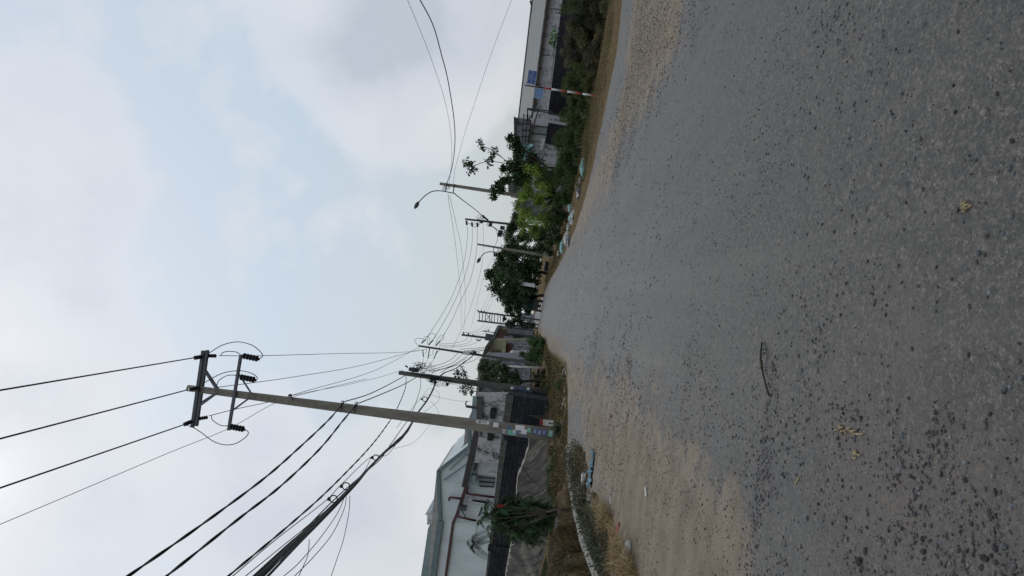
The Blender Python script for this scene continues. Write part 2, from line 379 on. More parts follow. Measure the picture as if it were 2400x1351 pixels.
def masks(X, Y):
    w = (fbm(X, Y, .9, 3)-.5); w2 = (fbm(X, Y, 3.5, 9, 5)-.5); w3 = (fbm(X, Y, 9., 21, 4)-.5)
    sc = np.clip(np.hypot(X, Y)/14., .35, 1.6)
    sand = sst(-.6, .85, sdist(X, Y, P_SANDL)/sc+w*1.8+w2*1.7+w3*1.)
    sand = np.maximum(sand, .9*sst(-.3, .3, sdist(X, Y, P_SANDL2)+w*.9+w2*.8))
    sand = np.maximum(sand, .95*sst(-.7, .7, sdist(X, Y, P_SANDR)/sc+w*1.4+w2*1.4+w3*.8))
    brown = .9*sst(-.3, .6, sdist(X, Y, P_BROWN)+w*1.5+w2)
    edge = sdist(X, Y, P_ROAD)+w*.35+w2*.25
    earth = 1-sst(-.10, .12, edge)
    dusty = np.exp(-np.maximum(edge, 0)/.9)*.35
    sand = np.maximum(sand, dusty*sst(0, .3, w2+.15))
    return sand, earth, brown, edge
def axis(pts):
    out = []
    for (a, b, n) in pts: out += list(np.linspace(a, b, n, endpoint=False))
    return np.array(out+[pts[-1][1]])
gx = np.concatenate([-np.geomspace(3000, 16, 24), axis([(-15, -7, 60), (-7, 7, 330), (7, 15, 90), (15, 20, 20)]), np.geomspace(22, 3000, 22)])
gy = np.concatenate([-np.geomspace(1500, 2, 14), axis([(-1.5, 1, 8), (1, 8, 160), (8, 22, 200), (22, 40, 120), (40, 80, 90), (80, 200, 60)]), np.geomspace(215, 4000, 22)])
GX, GY = np.meshgrid(gx, gy); sx, sy = GX.ravel(), GY.ravel()
def height(X, Y):
    X = np.asarray(X, float); Y = np.asarray(Y, float)
    near = (np.abs(X) < 60) & (Y < 250)
    dd = sdist(X, Y, P_DITCH); z = -.55*sst(-.06, .25, dd)
    e = sdist(X, Y, P_ROAD)
    v = sst(.1, 1.2, -e)*(1-sst(-.5, -.05, dd))
    z = z + v*near*(.02+.07*fbm(X, Y, .8, 5))
    z = z + .012*(fbm(X, Y, .7, 11)-.5)*near
    return z
sa, ea, br_, eg_ = masks(sx, sy)
ny, nx = GX.shape
idx = np.arange(ny*nx).reshape(ny, nx)
Fq = np.stack([idx[:-1, :-1].ravel(), idx[:-1, 1:].ravel(), idx[1:, 1:].ravel(), idx[1:, :-1].ravel()], 1)
def groundmat():
    mt, nt, b = material('dusty asphalt, sand and earth', .75, .3); t = NT(nt); p = t.pos()
    a = t.N.new('ShaderNodeSeparateColor'); t.L.new(t.attr('tint').outputs['Color'], a.inputs[0])
    fine = t.noise(p, 140, 3, .7); mid = t.noise(p, 34, 4, .65); big = t.noise(p, .9, 5, .6); patch = t.noise(t.map(p, (1,.12,1)), 1.1, 5, .6)
    stone = t.voro(p, 150); 
    asp = t.ramp(fine, [(.37, (.012,.012,.0115)), (.5, (.058,.055,.050)), (.62, (.16,.153,.14))])
    asp = t.mix(t.ramp(t.noise(p, 62, 3, .75), [(.36, .75), (.5, 0.)]), asp, (.02,.0195,.019))
    asp = t.mix(t.ramp(t.noise(p, 75, 2, .6), [(.56, 0.), (.68, .6)]), asp, (.15,.147,.14))
    asp = t.mix(t.ramp(t.voro(p, 95, out='Color'), [(.0, 0.), (.78, 0.), (.8, .55)]), asp, (.20,.195,.18))
    asp = t.mix(t.ramp(mid, [(.34, .7), (.5, 0.)]), asp, (.024,.024,.0245))
    mid2 = t.noise(p, 24, 3, .7)
    asp = t.mix(t.ramp(mid2, [(.36, .75), (.47, 0.)]), asp, (.022,.022,.022))
    asp = t.mix(t.ramp(mid2, [(.54, 0.), (.66, .55)]), asp, (.125,.122,.115))
    asp = t.mix(t.ramp(big, [(.35, 0.), (.7, .42)]), asp, (.105,.096,.08))
    asp = t.mix(t.ramp(patch, [(.42, .0), (.6, .4)]), asp, (.036,.037,.039))
    g1 = t.ramp(t.voro(p, 85, out='Color'), [(.1, .35), (.45, .85), (.8, 1.6)])
    g2 = t.ramp(t.voro(p, 34, out='Color'), [(.15, .6), (.5, 1.), (.85, 1.35)])
    asp = t.mix(1, t.mix(1, asp, g1, 'MULTIPLY'), g2, 'MULTIPLY')
    asp = t.mix(1, asp, (.67,.63,.58), 'MULTIPLY')
    asp = t.mix(t.ramp(t.noise(t.map(p, (1,.06,1), (5,0,0)), 2.2, 4, .6), [(.52, 0.), (.68, .35)]), asp, (.10,.092,.078))
    sand = t.ramp(t.noise(p, 60, 4, .7), [(.3, (.13,.105,.078)), (.5, (.235,.19,.14)), (.7, (.33,.275,.21))])
    sand = t.mix(t.ramp(t.noise(p, 3, 5, .6), [(.3, .75), (.6, 0.)]), sand, (.125,.105,.082))
    sand = t.mix(t.ramp(t.voro(p, 22), [(.10, .8), (.17, 0.)]), sand, (.07,.068,.066))
    earth = t.ramp(t.noise(p, 7, 6, .7), [(.3, (.05,.042,.025)), (.5, (.115,.085,.05)), (.7, (.21,.16,.095))])
    thr = t.math('ADD', a.outputs[0], t.math('MULTIPLY', t.math('SUBTRACT', mid, .5), .9))
    thr = t.math('ADD', thr, t.math('MULTIPLY', t.math('SUBTRACT', fine, .5), .9))
    thr = t.math('ADD', thr, t.math('MULTIPLY', t.math('SUBTRACT', t.noise(p, 5, 6, .7), .5), .9))
    col = t.mix(t.ramp(thr, [(.12, 0.), (.36, .58), (.68, .96)]), asp, sand)
    bc = t.ramp(t.noise(p, 45, 5, .75), [(.33, (.03,.027,.024)), (.5, (.082,.063,.048)), (.68, (.14,.108,.083))])
    bn = t.math('MULTIPLY', a.outputs[2], t.ramp(t.noise(p, 3.2, 5, .65), [(.32, .35), (.55, 1.)]))
    col = t.mix(bn, col, bc)
    col = t.mix(a.outputs[1], col, earth)
    t.L.new(col, b.inputs['Base Color'])
    h = t.math('ADD', t.math('MULTIPLY', fine, .6), mid)
    t.bump(h, b, .7, .015)
    t.L.new(t.math('ADD', .56, t.math('MULTIPLY', a.outputs[0], .35)), b.inputs['Roughness'])
    dull = t.math('MULTIPLY', t.math('SUBTRACT', 1., a.outputs[1]), t.math('SUBTRACT', 1., t.math('MULTIPLY', a.outputs[0], .75)))
    t.L.new(t.math('MULTIPLY', dull, .74), b.inputs['Specular IOR Level'])
    return mt
M['ground'] = groundmat()
gr = np_mesh('ground', np.stack([sx, sy, height(sx, sy)], 1), Fq, M['ground'], None, np.stack([sa, ea, br_], 1), True)
tag(gr, 'dusty junction asphalt with sand drifts and earth verges', None, kind='structure')
# ------------------------------------------------------------------ loose gravel
ICO = None
def icos():
    import bmesh
    bm = bmesh.new(); bmesh.ops.create_icosphere(bm, subdivisions=1, radius=1); bm.verts.ensure_lookup_table()
    v = np.array([p.co[:] for p in bm.verts]); f = np.array([[q.index for q in p.verts] for p in bm.faces]); bm.free(); return v, f
IV, IF = icos()
def scatter(n, x0, x1, y0, y1, dens):
    X = rng.uniform(x0, x1, n); Y = rng.uniform(y0, y1, n); k = rng.random(n) < dens(X, Y); return X[k], Y[k]
def gdens(X, Y):
    w = fbm(X, Y, 1.3, 31)-.5; w2 = fbm(X, Y, 5, 35)-.5
    d = .05+.22*sst(-.02, .3, w+w2)
    cl = .28+.72*sst(-.08, .16, (fbm(X, Y, 2.6, 77)-.5)+.6*(fbm(X, Y, 9, 78)-.5)); d = np.maximum(d, cl*sst(-.4, .6, sdist(X, Y, P_GRAV)/np.clip(Y/10, .3, 2)+w*2.2+w2*2))
    d = np.maximum(d, .9*sst(-.3, .5, sdist(X, Y, P_GRAV2)/1.5+w*1.5+w2*1.5))
    d = np.maximum(d, .45*sst(-.2, .3, sdist(X, Y, P_GRAV3)+w+w2))
    d = np.maximum(d, .36*sst(-.4, .3, sdist(X, Y, P_SANDL)+w+w2)*sst(-.1,.25,w+.1))
    return d*(sdist(X, Y, P_ROAD) > .1)
XS, YS, SS = [], [], []
for (n, x0, x1, y0, y1, s0, s1) in [(150000, -2, 3, 1.2, 4., .0013, .0092), (80000, -3.5, 4.2, 4, 8, .0016, .0088), (80000, -5, 9, 8, 16, .004, .014), (60000, -6, 14, 16, 36, .007, .020), (4000, -3, 6, 36, 80, .010, .025)]:
    X, Y = scatter(n, x0, x1, y0, y1, gdens); u = rng.random(len(X)); XS.append(X); YS.append(Y); SS.append(s0+(s1-s0)*u**(6 if y0 < 8 else 4))
X = np.concatenate(XS); Y = np.concatenate(YS); S = np.concatenate(SS)
big = [(-.12,2.12,.012),(.9,2.3,.014),(1.5,3.1,.012),(-.75,2.75,.017),(-.70,2.72,.013),(.35,2.0,.012)]
for b_ in big: X = np.append(X, b_[0]); Y = np.append(Y, b_[1]); S = np.append(S, b_[2])
n = len(X)
base = IV[None]*(1+rng.uniform(-.4, .35, (n, len(IV), 1)))
base = base*(S[:, None, None]*np.stack([rng.uniform(.8, 1.4, n), rng.uniform(.8, 1.4, n), rng.uniform(.5, .9, n)], 1)[:, None, :])
an = rng.uniform(0, 6.28, n); ca, sn = np.cos(an)[:, None], np.sin(an)[:, None]
bx = base[:, :, 0]*ca-base[:, :, 1]*sn; by = base[:, :, 0]*sn+base[:, :, 1]*ca
V = np.stack([bx+X[:, None], by+Y[:, None], base[:, :, 2]+(height(X, Y)+S*.12)[:, None]], 2).reshape(-1, 3)
Fc = (IF[None]+np.arange(n)[:, None, None]*len(IV)).reshape(-1, 3)
g_ = rng.uniform(.028, .11, n); lt = rng.random(n) < .10; g_[lt] = rng.uniform(.11, .22, lt.sum())
wm = rng.uniform(-.1, .12, n); cc = np.repeat(np.stack([g_*(1+wm), g_*.98, g_*(.98-wm)+.003], 1), len(IV), 0)
def tintmat(name, rough=.85):
    mt, nt, b = material(name, rough, .25); t = NT(nt); t.L.new(t.attr('tint').outputs['Color'], b.inputs['Base Color']); return mt
M['tint'] = tintmat('gravel stone')
go = np_mesh('gravel', V, Fc, M['tint'], None, cc)
tag(go, 'loose dark gravel scattered over asphalt and sand', 'gravel', kind='stuff')
# ================================================================== BIG UTILITY POLE
def z7(u, v): return (400+u/4.503, 780+v/4.503)
def z2(u, v): return (880+u/6.755, 780+v/6.755)
def z4(u, v): return (900+u/4.504, 740+v/4.504)
def z3(u, v): return (1040+u/4.503, 490+v/4.503)
def z6(u, v): return (940+u/3.37, 950+v/3.37)
def z5(u, v): return (700+u/2.8675, 880+v/2.8675)
def smooth(pts, n=6):
    P = [Vector(tuple(p)) for p in pts]
    if len(P) < 3: return P
    P = [P[0]*2-P[1]]+P+[P[-1]*2-P[-2]]; out = []
    for i in range(1, len(P)-2):
        for k in range(n):
            t = k/n; a, b, c, d = P[i-1:i+3]
            out.append(.5*((2*b)+(c-a)*t+(2*a-5*b+4*c-d)*t*t+(3*b-a-3*c+d)*t**3))
    return out+[P[-2]]
def wpts(px, Y0, Y1, n=6):
    """a cable sighted at these pixels, straight in plan from distance Y0 to Y1"""
    L = [0]
    for a, b in zip(px, px[1:]): L.append(L[-1]+math.hypot(a[0]-b[0], a[1]-b[1]))
    return smooth([at(p[0], p[1], 1/((1-l/L[-1])/Y0+l/L[-1]/Y1)) for p, l in zip(px, L)], n)
def helix(pts, r, turns_per_m, step=.07):
    return pts
def cable(name, label, px, Y0, Y1, r, group=None, cat='cable', extend=0, n=6, mat='cable'):
    P = wpts(px, Y0, Y1, n)
    if extend:
        d = (P[-1]-P[-2]).normalized(); P.append(P[-1]+d*extend)
    mb = MB(); mb.tube(P, r, 5)
    return tag(mb.build(name, M[mat], None, True), label, cat, group)
def pole(name, label, base, top, d0, d1, mat, n=14, group=None, square=False):
    b = np.array(base); t = np.array(top)
    root = thing(name, label, 'utility pole', b, group)
    mb = MB(); mb.tube([b+(t-b)*k-np.array([0, 0, .3])*(k == 0) for k in np.linspace(0, 1, 6)], [d0/2+(d1-d0)/2*k for k in np.linspace(0, 1, 6)], 4 if square else n)
    mb.build('shaft', M[mat], root, not square)
    return root
YB = 22.23
bp_base = gnd(1311, 1021); bp_top = at(440, 910, YB)
bigp = pole('utility_pole', 'tall pale concrete pole covered with paper notices, carrying steel crossarms', bp_base, bp_top, .43, .21, 'concrete', 20)
def P7(u, v, dy=0.): return at(*z7(u, v), YB+dy)
def arm(mb, a, b, w, h): mb.bar(a, b, w, h)
for nm, segs in (('crossarm', [((345,190),(228,1000),-.14,.10,.10)]), ('crossarm', [((390,185),(272,985),.16,.09,.10)]), ('crossarm', [((742,235),(612,1030),-.15,.085,.09)])):
    mb = MB()
    for a, b, dy, w, h in segs: mb.bar(P7(*a, dy), P7(*b, dy), w, h)
    mb.build(nm, M['steel'], bigp)
for a, b, dy in (((350,395),(490,612),-.16), ((365,385),(505,595),.14), ((285,790),(490,640),-.16), ((310,745),(500,625),.14), ((715,430),(850,640),-.16), ((655,820),(832,690),-.16)):
    mb = MB(); mb.bar(P7(*a, dy), P7(*b, dy), .055, .02); mb.build('brace', M['steel'], bigp)
def insul(a, b, r=.055, sheds=6, root=bigp, mat='insul', name='insulator'):
    a, b = Vector(tuple(a)), Vector(tuple(b)); mb = MB(); d = (b-a)
    pts, rr = [], []
    for i in range(sheds):
        for k, q in ((0, .35), (.3, 1.), (.6, 1.), (.95, .35)):
            pts.append(a+d*((i+k)/sheds)); rr.append(r*q)
    mb.tube(pts, rr, 10); return mb.build(name, M[mat], root, False)
insul(P7(330,255,-.2), P7(245,268,-.45), .07); insul(P7(285,585,-.2), P7(195,603,-.45), .07); insul(P7(215,940,-.2), P7(140,972,-.45), .07)
insul(P7(400,245,.2), P7(482,246,.45), .065, 4); insul(P7(478,610,.2), P7(500,600,.4), .06, 3); insul(P7(300,908,.2), P7(392,893,.45), .065, 4)
for a, b in (((765,245),(925,278)), ((735,468),(890,500)), ((630,992),(775,1020))):
    insul(P7(*a, -.2), P7(*b, -.3), .10, 5)
    mb = MB(); c = (np.array(a)+np.array(b))/2
    for k in range(5):
        q = np.array(a)+(np.array(b)-np.array(a))*k/4
        mb.bar(P7(q[0]-8, q[1]-16, -.25), P7(q[0]+12, q[1]+14, -.25), .05, .04)
    mb.build('cutout_fuse', M['insul'], bigp)
def jumper(uv, dys, r=.014, root=bigp, f=z7, Y=YB):
    P = smooth([at(*f(*p), Y+d) for p, d in zip(uv, np.interp(np.linspace(0, 1, len(uv)), np.linspace(0, 1, len(dys)), dys))], 7)
    mb = MB(); mb.tube(P, r, 6); return mb.build('jumper_wire', M['cable'], root, True)
jumper([(400,220),(540,135),(700,98),(850,130),(945,200),(970,250),(930,278)], [-.2,-.4,-.3])
jumper([(340,540),(440,480),(560,425),(720,402),(840,425),(905,462),(912,490),(885,505)], [-.2,-.4,-.3])
jumper([(525,245),(550,212),(610,198),(690,205),(735,230)], [.4,-.2]); jumper([(488,552),(510,505),(580,460),(640,448),(692,452)], [.4,-.2])
jumper([(430,880),(440,920),(490,960),(540,982),(600,985)], [.4,-.2]); jumper([(165,975),(240,1003),(330,1060),(430,1135),(520,1175),(610,1185),(700,1165),(790,1105),(820,1060),(805,1035),(770,1022)], [-.4,-.5,-.3])
for k in range(14):
    u = 330+k*70; c = P7(u, 600+k*9.5, -.16-.0022*k); mb = MB(); mb.box(c, (.022, .02, .03)); mb.build('bolt_hole', M['darkgap'], bigp)
mb = MB(); c = at(686, 926, YB); mb.tube([c+np.array([.0,-.15,0]), c+np.array([.02,-.3,0])], .045, 8); mb.bar(at(690, 950, YB-.1), c+np.array([0,-.15,0]), .02); mb.build('spool_insulator', M['insul'], bigp)
for (a, b) in (((806,940),(797,966)), ((838,943),(829,969))):   # hooks holding the twisted low-voltage cables
    mb = MB(); mb.bar(at(*a, YB-.22), at(*b, YB-.2), .03); mb.tube(smooth([at(a[0]+4, a[1]+3, YB-.25), at(a[0]-4, a[1], YB-.3), at(a[0]-6, a[1]+4, YB-.35), at(a[0], a[1]+6, YB-.3)], 4), .012, 5)
    mb.build('cable_hook', M['dark_steel'], bigp)
# notices: px of centre, size along pole (m), size across (m), kind
def text(s, size, mat, parent, M4):
    cu = bpy.data.curves.new('txt', 'FONT'); cu.body = s; cu.size = size; cu.align_x = 'CENTER'; cu.align_y = 'CENTER'; cu.resolution_u = 2
    tmp = bpy.data.objects.new('tmp', cu); me = bpy.data.meshes.new_from_object(tmp); bpy.data.objects.remove(tmp)
    me.materials.clear(); me.materials.append(mat); me.transform(M4)
    o = bpy.data.objects.new('lettering', me); COL.objects.link(o); o.parent = parent; return o
ax_p = Vector(tuple(bp_top-bp_base)).normalized()
def poster(px, py, h, w, mat, txt=None, inkm='ink', root=bigp, Y=YB, base=bp_base, top=bp_top, d0=.43, d1=.21, tilt=0., name='paper_notice', ts=None, rot=0.):
    """a notice glued round the pole, facing the camera side"""
    c = at(px, py, Y); k = (c[2]-base[2])/(top[2]-base[2]); ctr = np.array(base)+(np.array(top)-np.array(base))*k; r = (d0+(d1-d0)*k)/2+.006
    off = c[0]-ctr[0]; off = max(-r*.9, min(r*.9, off)); th0 = math.asin(off/r)
    mb = MB(); n = 6; V = []
    for j in (0, 1):
        for i in range(n+1):
            a = th0+(i/n-.5)*w/r; zz = (j-.5)*h+(i/n-.5)*tilt*w
            V.append(ctr+np.array([math.sin(a)*r, -math.cos(a)*r, 0])+np.array(ax_p)*zz)
    mb.add(V, [(i, i+1, n+2+i, n+1+i) for i in range(n)])
    o = mb.build(name, M[mat], root)
    if txt:
        nrm = Vector((math.sin(th0), -math.cos(th0), 0)); zx = Vector((math.cos(th0), math.sin(th0), 0)); zy = ax_p
        mm = Matrix((( zx.x, zy.x, nrm.x, 0), (zx.y, zy.y, nrm.y, 0), (zx.z, zy.z, nrm.z, 0), (0, 0, 0, 1)))
        p = Vector(tuple(ctr))+nrm*(r+.012)-Vector(tuple(wloc(root)))
        size = ts or h*.38
        text(txt, size, M[inkm], o, Matrix.Translation(p) @ mm @ Matrix.Rotation(rot, 4, 'Z'))
    return o
poster(1132, 988, .42, .13, 'paper', 'R\nT', 'ink', ts=.17)
poster(1163, 994, .17, .17, 'paper')
poster(1219, 1001, .30, .19, 'paper', None, tilt=.1); poster(1228, 1010, .18, .16, 'paper')
poster(1206, 1010, .10, .11, 'paper', 'C', 'ink', ts=.08); poster(1182, 1009, .10, .13, 'paper', '90', 'ink', ts=.08)
poster(1194, 1000, .12, .10, 'blue_paper'); poster(1219, 1012, .12, .14, 'blue_paper', '05', 'paper', ts=.07); poster(1229, 1021, .09, .09, 'blue_paper')
poster(1240, 1006, .12, .16, 'green_paper', '77', 'paper', ts=.07)
poster(1254, 1009, .12, .17, 'blue_paper', '63', 'paper', ts=.09); poster(1264, 1012, .12, .18, 'blue_paper', '252', 'paper', ts=.09); poster(1275, 1012, .12, .17, 'blue_paper', '93', 'paper', ts=.09)
poster(1290, 1014, .13, .2, 'green_paper', '141', 'paper', ts=.08)
poster(1200, 1013, .28, .2, 'green_paper', tilt=.2, name='torn_sticker')
# red and white board behind the pole foot
bd = thing('notice_board', 'small white board with red header standing beside the notice covered pole', 'sign', gnd(1308, 993))
mb = MB(); a = at(1298, 986, 22.9); 
pl = [at(1273, 984, 22.9), at(1297, 986, 22.9), at(1296, 1000, 22.9), at(1272, 997, 22.9)]
mb.prism(pl, (0, .02, 0)); mb.build('panel', M['paper'], bd)
mb = MB(); mb.prism([p+np.array([0,-.006,0]) for p in (at(1266,983,22.9), at(1273.5,984,22.9), at(1272.5,997,22.9), at(1265,996,22.9))], (0, .026, 0)); hd = mb.build('header', M['red_paint'], bd)
mb = MB(); mb.bar(at(1285, 992, 22.93), gnd(1314, 996), .03); mb.build('stake', M['dark_steel'], bd)
c = at(1278.5, 990.5, 22.85); text('CTTL', .085, M['red_paint'], bd, Matrix.Translation(Vector(tuple(c))-bd.location) @ Matrix.Rotation(R_(90), 4, 'X'))
c = at(1288, 992, 22.85); text('27', .07, M['ink'], bd, Matrix.Translation(Vector(tuple(c))-bd.location) @ Matrix.Rotation(R_(90), 4, 'X'))
# ================================================================== SECOND POLE
Y2 = 35.83
p2b = gnd(1286, 922); p2t = at(935, 874, Y2)
pol2 = pole('utility_pole', 'dark grimy concrete pole loaded with a tangle of cables, leaves around it', p2b, p2t, .44, .22, 'old_concrete', 14)
ax_p = Vector(tuple(p2t-p2b)).normalized()
for px, py, m_ in ((1200,909,'paper'),(1207,910,'blue_paper'),(1219,911,'blue_paper'),(1226,912,'blue_paper'),(1232,917,'blue_paper'),(1243,918,'blue_paper'),(1238,911,'paper')):
    poster(px, py, .15, .14, m_, root=pol2, Y=Y2, base=p2b, top=p2t, d0=.44, d1=.22)
mb = MB(); cpt = at(969, 867, Y2-.35); mb.tube([cpt+np.array([0,0,-.28]), cpt+np.array([0,0,.0]), cpt+np.array([0,0,.24])], [.11,.13,.09], 8)
for q in range(5):
    e = at(956+q*7, 860+rng.uniform(0,8), Y2-.35); mb.bar(e, e+np.array([rng.uniform(-.2,.2), 0, rng.uniform(-.25,.25)]), .07)
mb.build('splice_box', M['insul'], pol2)
def loops(root, cx_, cy_, Y, n, rpx, spread, r=.008, name='cable_loop'):
    for i in range(n):
        c = (cx_+rng.uniform(-1,1)*spread, cy_+rng.uniform(-1,1)*spread*.5); a0 = rng.uniform(0, 6.28); q = rng.uniform(.5, 1)*rpx; el = rng.uniform(.5, 1.)
        P = [at(c[0]+q*math.cos(a0+a), c[1]+q*el*math.sin(a0+a), Y+rng.uniform(-.15,.15)) for a in np.linspace(0, rng.uniform(3.5, 6.2), 9)]
        mb = MB(); mb.tube(smooth(P, 4), r, 5); mb.build(name, M['cable'], root, True)
loops(pol2, 985, 862, Y2-.2, 20, 8, 18, .011); loops(pol2, 1018, 893, Y2-.3, 16, 10, 10, .01); loops(pol2, 1048, 900, Y2-.3, 6, 7, 8); loops(pol2, 1000, 868, Y2-.2, 6, 12, 14, .006)
for u, v in ((1012,893),(1048,901),(1020,897)):
    mb = MB(); mb.box(at(u, v, Y2-.25), (.16,.12,.14)); mb.build('junction_box', M['insul'], pol2)
for k in range(9):
    q = k/8; a = at(940+q*110, 869+q*17, Y2-.1); mb = MB(); mb.tube([a, at(1000+q*60, 884+q*10, Y2-.26), at(1040+q*16, 892+q*3, Y2-.24)], .012, 5); mb.build('down_lead', M['cable'], pol2, True)
for u0 in ((1106,901),(1104,904)):
    mb = MB(); mb.tube(smooth([at(1046, 897, Y2-.3), at(1075, u0[1], Y2-.35), at(1120, 912, Y2-.3), at(1140, 905, Y2-.25)], 5), .007, 5); mb.build('down_lead', M['cable'], pol2, True)
# ================================================================== THIRD POLE
Y3 = 56.9
p3b = gnd(1272, 855); p3t = at(981, 811, Y3)
pol3 = pole('utility_pole', 'slim dark concrete pole with stacked dead-end insulators above the hedge on the left', p3b, p3t, .34, .2, 'old_concrete', 4, square=True)
for a, b in (((727,170),(800,105)), ((840,195),(915,115)), ((952,210),(1025,130))):
    insul(at(*z2(*a), Y3), at(*z2(*b), Y3+.3), .07, 4, pol3)
for a, b in (((747,270),(760,385)), ((858,250),(830,410)), ((978,285),(925,415))):
    insul(at(*z2(*a), Y3), at(*z2(*b), Y3-.6), .055, 4, pol3)
def jump3(uv): jumper(uv, [-.2,-.5,.2], .016, pol3, z2, Y3)
jump3([(680,205),(628,150),(630,110),(680,90),(750,95)]); jump3([(745,140),(770,80),(820,62),(858,100),(862,170),(840,200)])
jump3([(820,195),(830,70),(880,15),(930,20),(955,60),(900,120)]); jump3([(950,210),(980,110),(1050,35),(1078,95),(1030,140)])
jump3([(800,250),(805,300),(780,335)]); jump3([(915,250),(905,340),(850,370)]); jump3([(1020,200),(1010,280),(950,345)])
mb = MB(); c0 = at(1087, 826, Y3-.1); mb.box(at(1094, 827.5, Y3), (.33,.33,.55)); mb.build('white_band', M['paper'], pol3)
loops(pol3, 1112, 826, Y3-.2, 8, 6, 8, .012); mb = MB(); mb.box(at(1112, 829, Y3-.3), (.3,.2,.3)); mb.build('junction_box', M['insul'], pol3)
# ================================================================== WHITE GLOBE POST, FAR POLES ON THE LEFT
gp = thing('lamp_post', 'short white post topped with a milky globe in the left verge', 'lamp post', gnd(1275, 863))
b_, t_ = gnd(1275, 863), at(1179, 858, 51.5)
mb = MB(); mb.tube([b_, t_], [.085, .06], 10); mb.build('shaft', M['white_paint'], gp, True)
mb = MB(); mb.tube([t_+np.array([0,0,a]) for a in (-.0,.05,.16,.3,.4,.44)], [.08,.2,.27,.24,.13,.02], 12); mb.build('globe', M['globe'], gp, True)
YT = 106.
tb, tt = at(1262, 808, YT), at(1082, 785, YT); tb[2] = 0
tp = pole('utility_pole', 'distant dark pole carrying a grey transformer above the house row', tb, tt, .5, .3, 'old_concrete', 8)
mb = MB(); c = at(1146, 791, YT-.7); mb.box(c, (1.05,.7,1.15)); 
for k in range(5): mb.box(c+np.array([-.5+.25*k, -.4, -.05]), (.04,.12,.9))
mb.build('transformer', M['steel'], tp, bevel=.03)
for u, v in ((1088,779),(1099,781),(1110,785),(1140,775),(1146,773)):
    insul(at(u, v+3, YT), at(u-3, v, YT-.3), .09, 3, tp)
for a, b in (((1084,788),(1088,779)), ((1096,788),(1099,781)), ((1107,790),(1110,785)), ((1130,776),(1163,781)), ((1160,778),(1158,803)), ((1118,800),(1128,796)), ((1116,795),(1126,800))):
    mb = MB(); mb.bar(at(*a, YT-.2), at(*b, YT-.2), .12); mb.build('bracket', M['dark_steel'], tp)
YH = 132.
hf = thing('pylon_frame', 'far twin-post electricity frame with many crossbars at the end of the left side', 'pylon', [at(1175, 760, YH)[0], YH, 0])
for a, b in (((1119,752),(1262,770)), ((1121,731),(1262,750))):
    e = at(*b, YH); e[2] = 0; mb = MB(); mb.tube([e, at(*a, YH)], .17, 6); mb.build('post', M['old_concrete'], hf)
for u in (1123, 1130, 1137, 1147, 1152, 1158, 1166, 1172, 1178):
    s_ = (u-1120)*.128; mb = MB(); mb.bar(at(u, 752+s_, YH-.2), at(u+1.5, 731+s_, YH-.2), .14); mb.build('crossbar', M['steel'], hf)
for a, b in (((1138,733),(1150,752)), ((1150,735),(1138,754))):
    mb = MB(); mb.bar(at(*a, YH-.3), at(*b, YH-.3), .1); mb.build('brace', M['steel'], hf)
for u, v in ((1121,729),(1130,731),(1137,732),(1164,737),(1175,739)):
    insul(at(u, v+2, YH), at(u-2 if u < 1140 else u+2, v-3, YH), .14, 3, hf)
# ================================================================== RIGHT POLES
YR = 46.5
rb, rt = gnd(1335, 476.5), at(1031, 431, YR)
rp = pole('street_lamp', 'nearer street lamp on a square concrete pole rising through the green trees on the right', rb, rt, .40, .24, 'concrete', 4, square=True)
rp['category'] = 'street lamp'
def q2(u, v): return (960+u/4.504, 250+v/4.504)
mb = MB(); mb.tube(smooth([at(*q2(*p), YR-.3) for p in ((480,918),(440,912),(370,897),(300,890),(230,900),(160,945),(110,995),(92,1015))], 5), .035, 8); mb.build('lamp_arm', M['lamp_grey'], rp, True)
for a, b in (((395,800),(378,900)), ((475,820),(458,915))):
    mb = MB(); mb.bar(at(*q2(*a), YR-.2), at(*q2(*b), YR-.3), .06); mb.build('bracket', M['dark_steel'], rp)
def lamphead(a, b, Y, r, root):
    a, b = Vector(tuple(at(*a, Y))), Vector(tuple(at(*b, Y))); mb = MB()
    mb.tube([a+(b-a)*k for k in (0,.12,.35,.65,.9,1)], [r*q for q in (.3,.55,1,.95,.5,.1)], 10); mb.build('lamp_head', M['lamp_grey'], root, True)
lamphead(q2(98,1003), q2(50,1082), YR-.3, .14, rp)
loops(rp, 1046, 442, YR-.3, 5, 7, 4, .012)
Y8 = 75.
b8, t8 = at(1285, 535, Y8), at(1090, 514, Y8); b8[2] = 0
p8 = pole('utility_pole', 'concrete pole with three insulators and a switch cluster behind the right trees', b8, t8, .42, .26, 'old_concrete', 4, square=True)
for u, v in ((240,145),(297,160),(354,165)):
    insul(at(*z3(u, v-18), Y8), at(*z3(u+3, v+25), Y8-.3), .12, 3, p8)
mb = MB(); mb.bar(at(*z3(408,70), Y8-.3), at(*z3(468,120), Y8-.3), .18)
for k in range(6): mb.bar(at(*z3(410+k*11, 66+k*9), Y8-.3), at(*z3(420+k*11, 92+k*9), Y8-.35), .1)
mb.box(at(*z3(400,135), Y8-.2), (.35,.2,.3)); mb.box(at(*z3(495,165), Y8-.3), (.45,.3,.35)); mb.build('switch_cluster', M['insul'], p8)
loops(p8, 1129, 512, Y8-.3, 6, 8, 5, .018); loops(p8, 1148, 526, Y8-.3, 5, 5, 3, .018)
for cc_ in ([(250,155),(300,160),(350,158),(385,140)], [(300,185),(330,192),(362,180),(388,148)]): jumper(cc_, [0,-.2], .025, p8, z3, Y8)
mb = MB()
for q in ((600,245),(590,275),(620,200)): mb.box(at(*z3(*q), Y8-.6), (.4,.2,.5))
mb.bar(at(*z3(500,180), Y8-.3), at(*z3(600,245), Y8-.6), .06); mb.build('fuse_box', M['insul'], p8)
Y9 = 81.
b9, t9 = at(1275, 599, Y9), at(1119, 573, Y9); b9[2] = 0
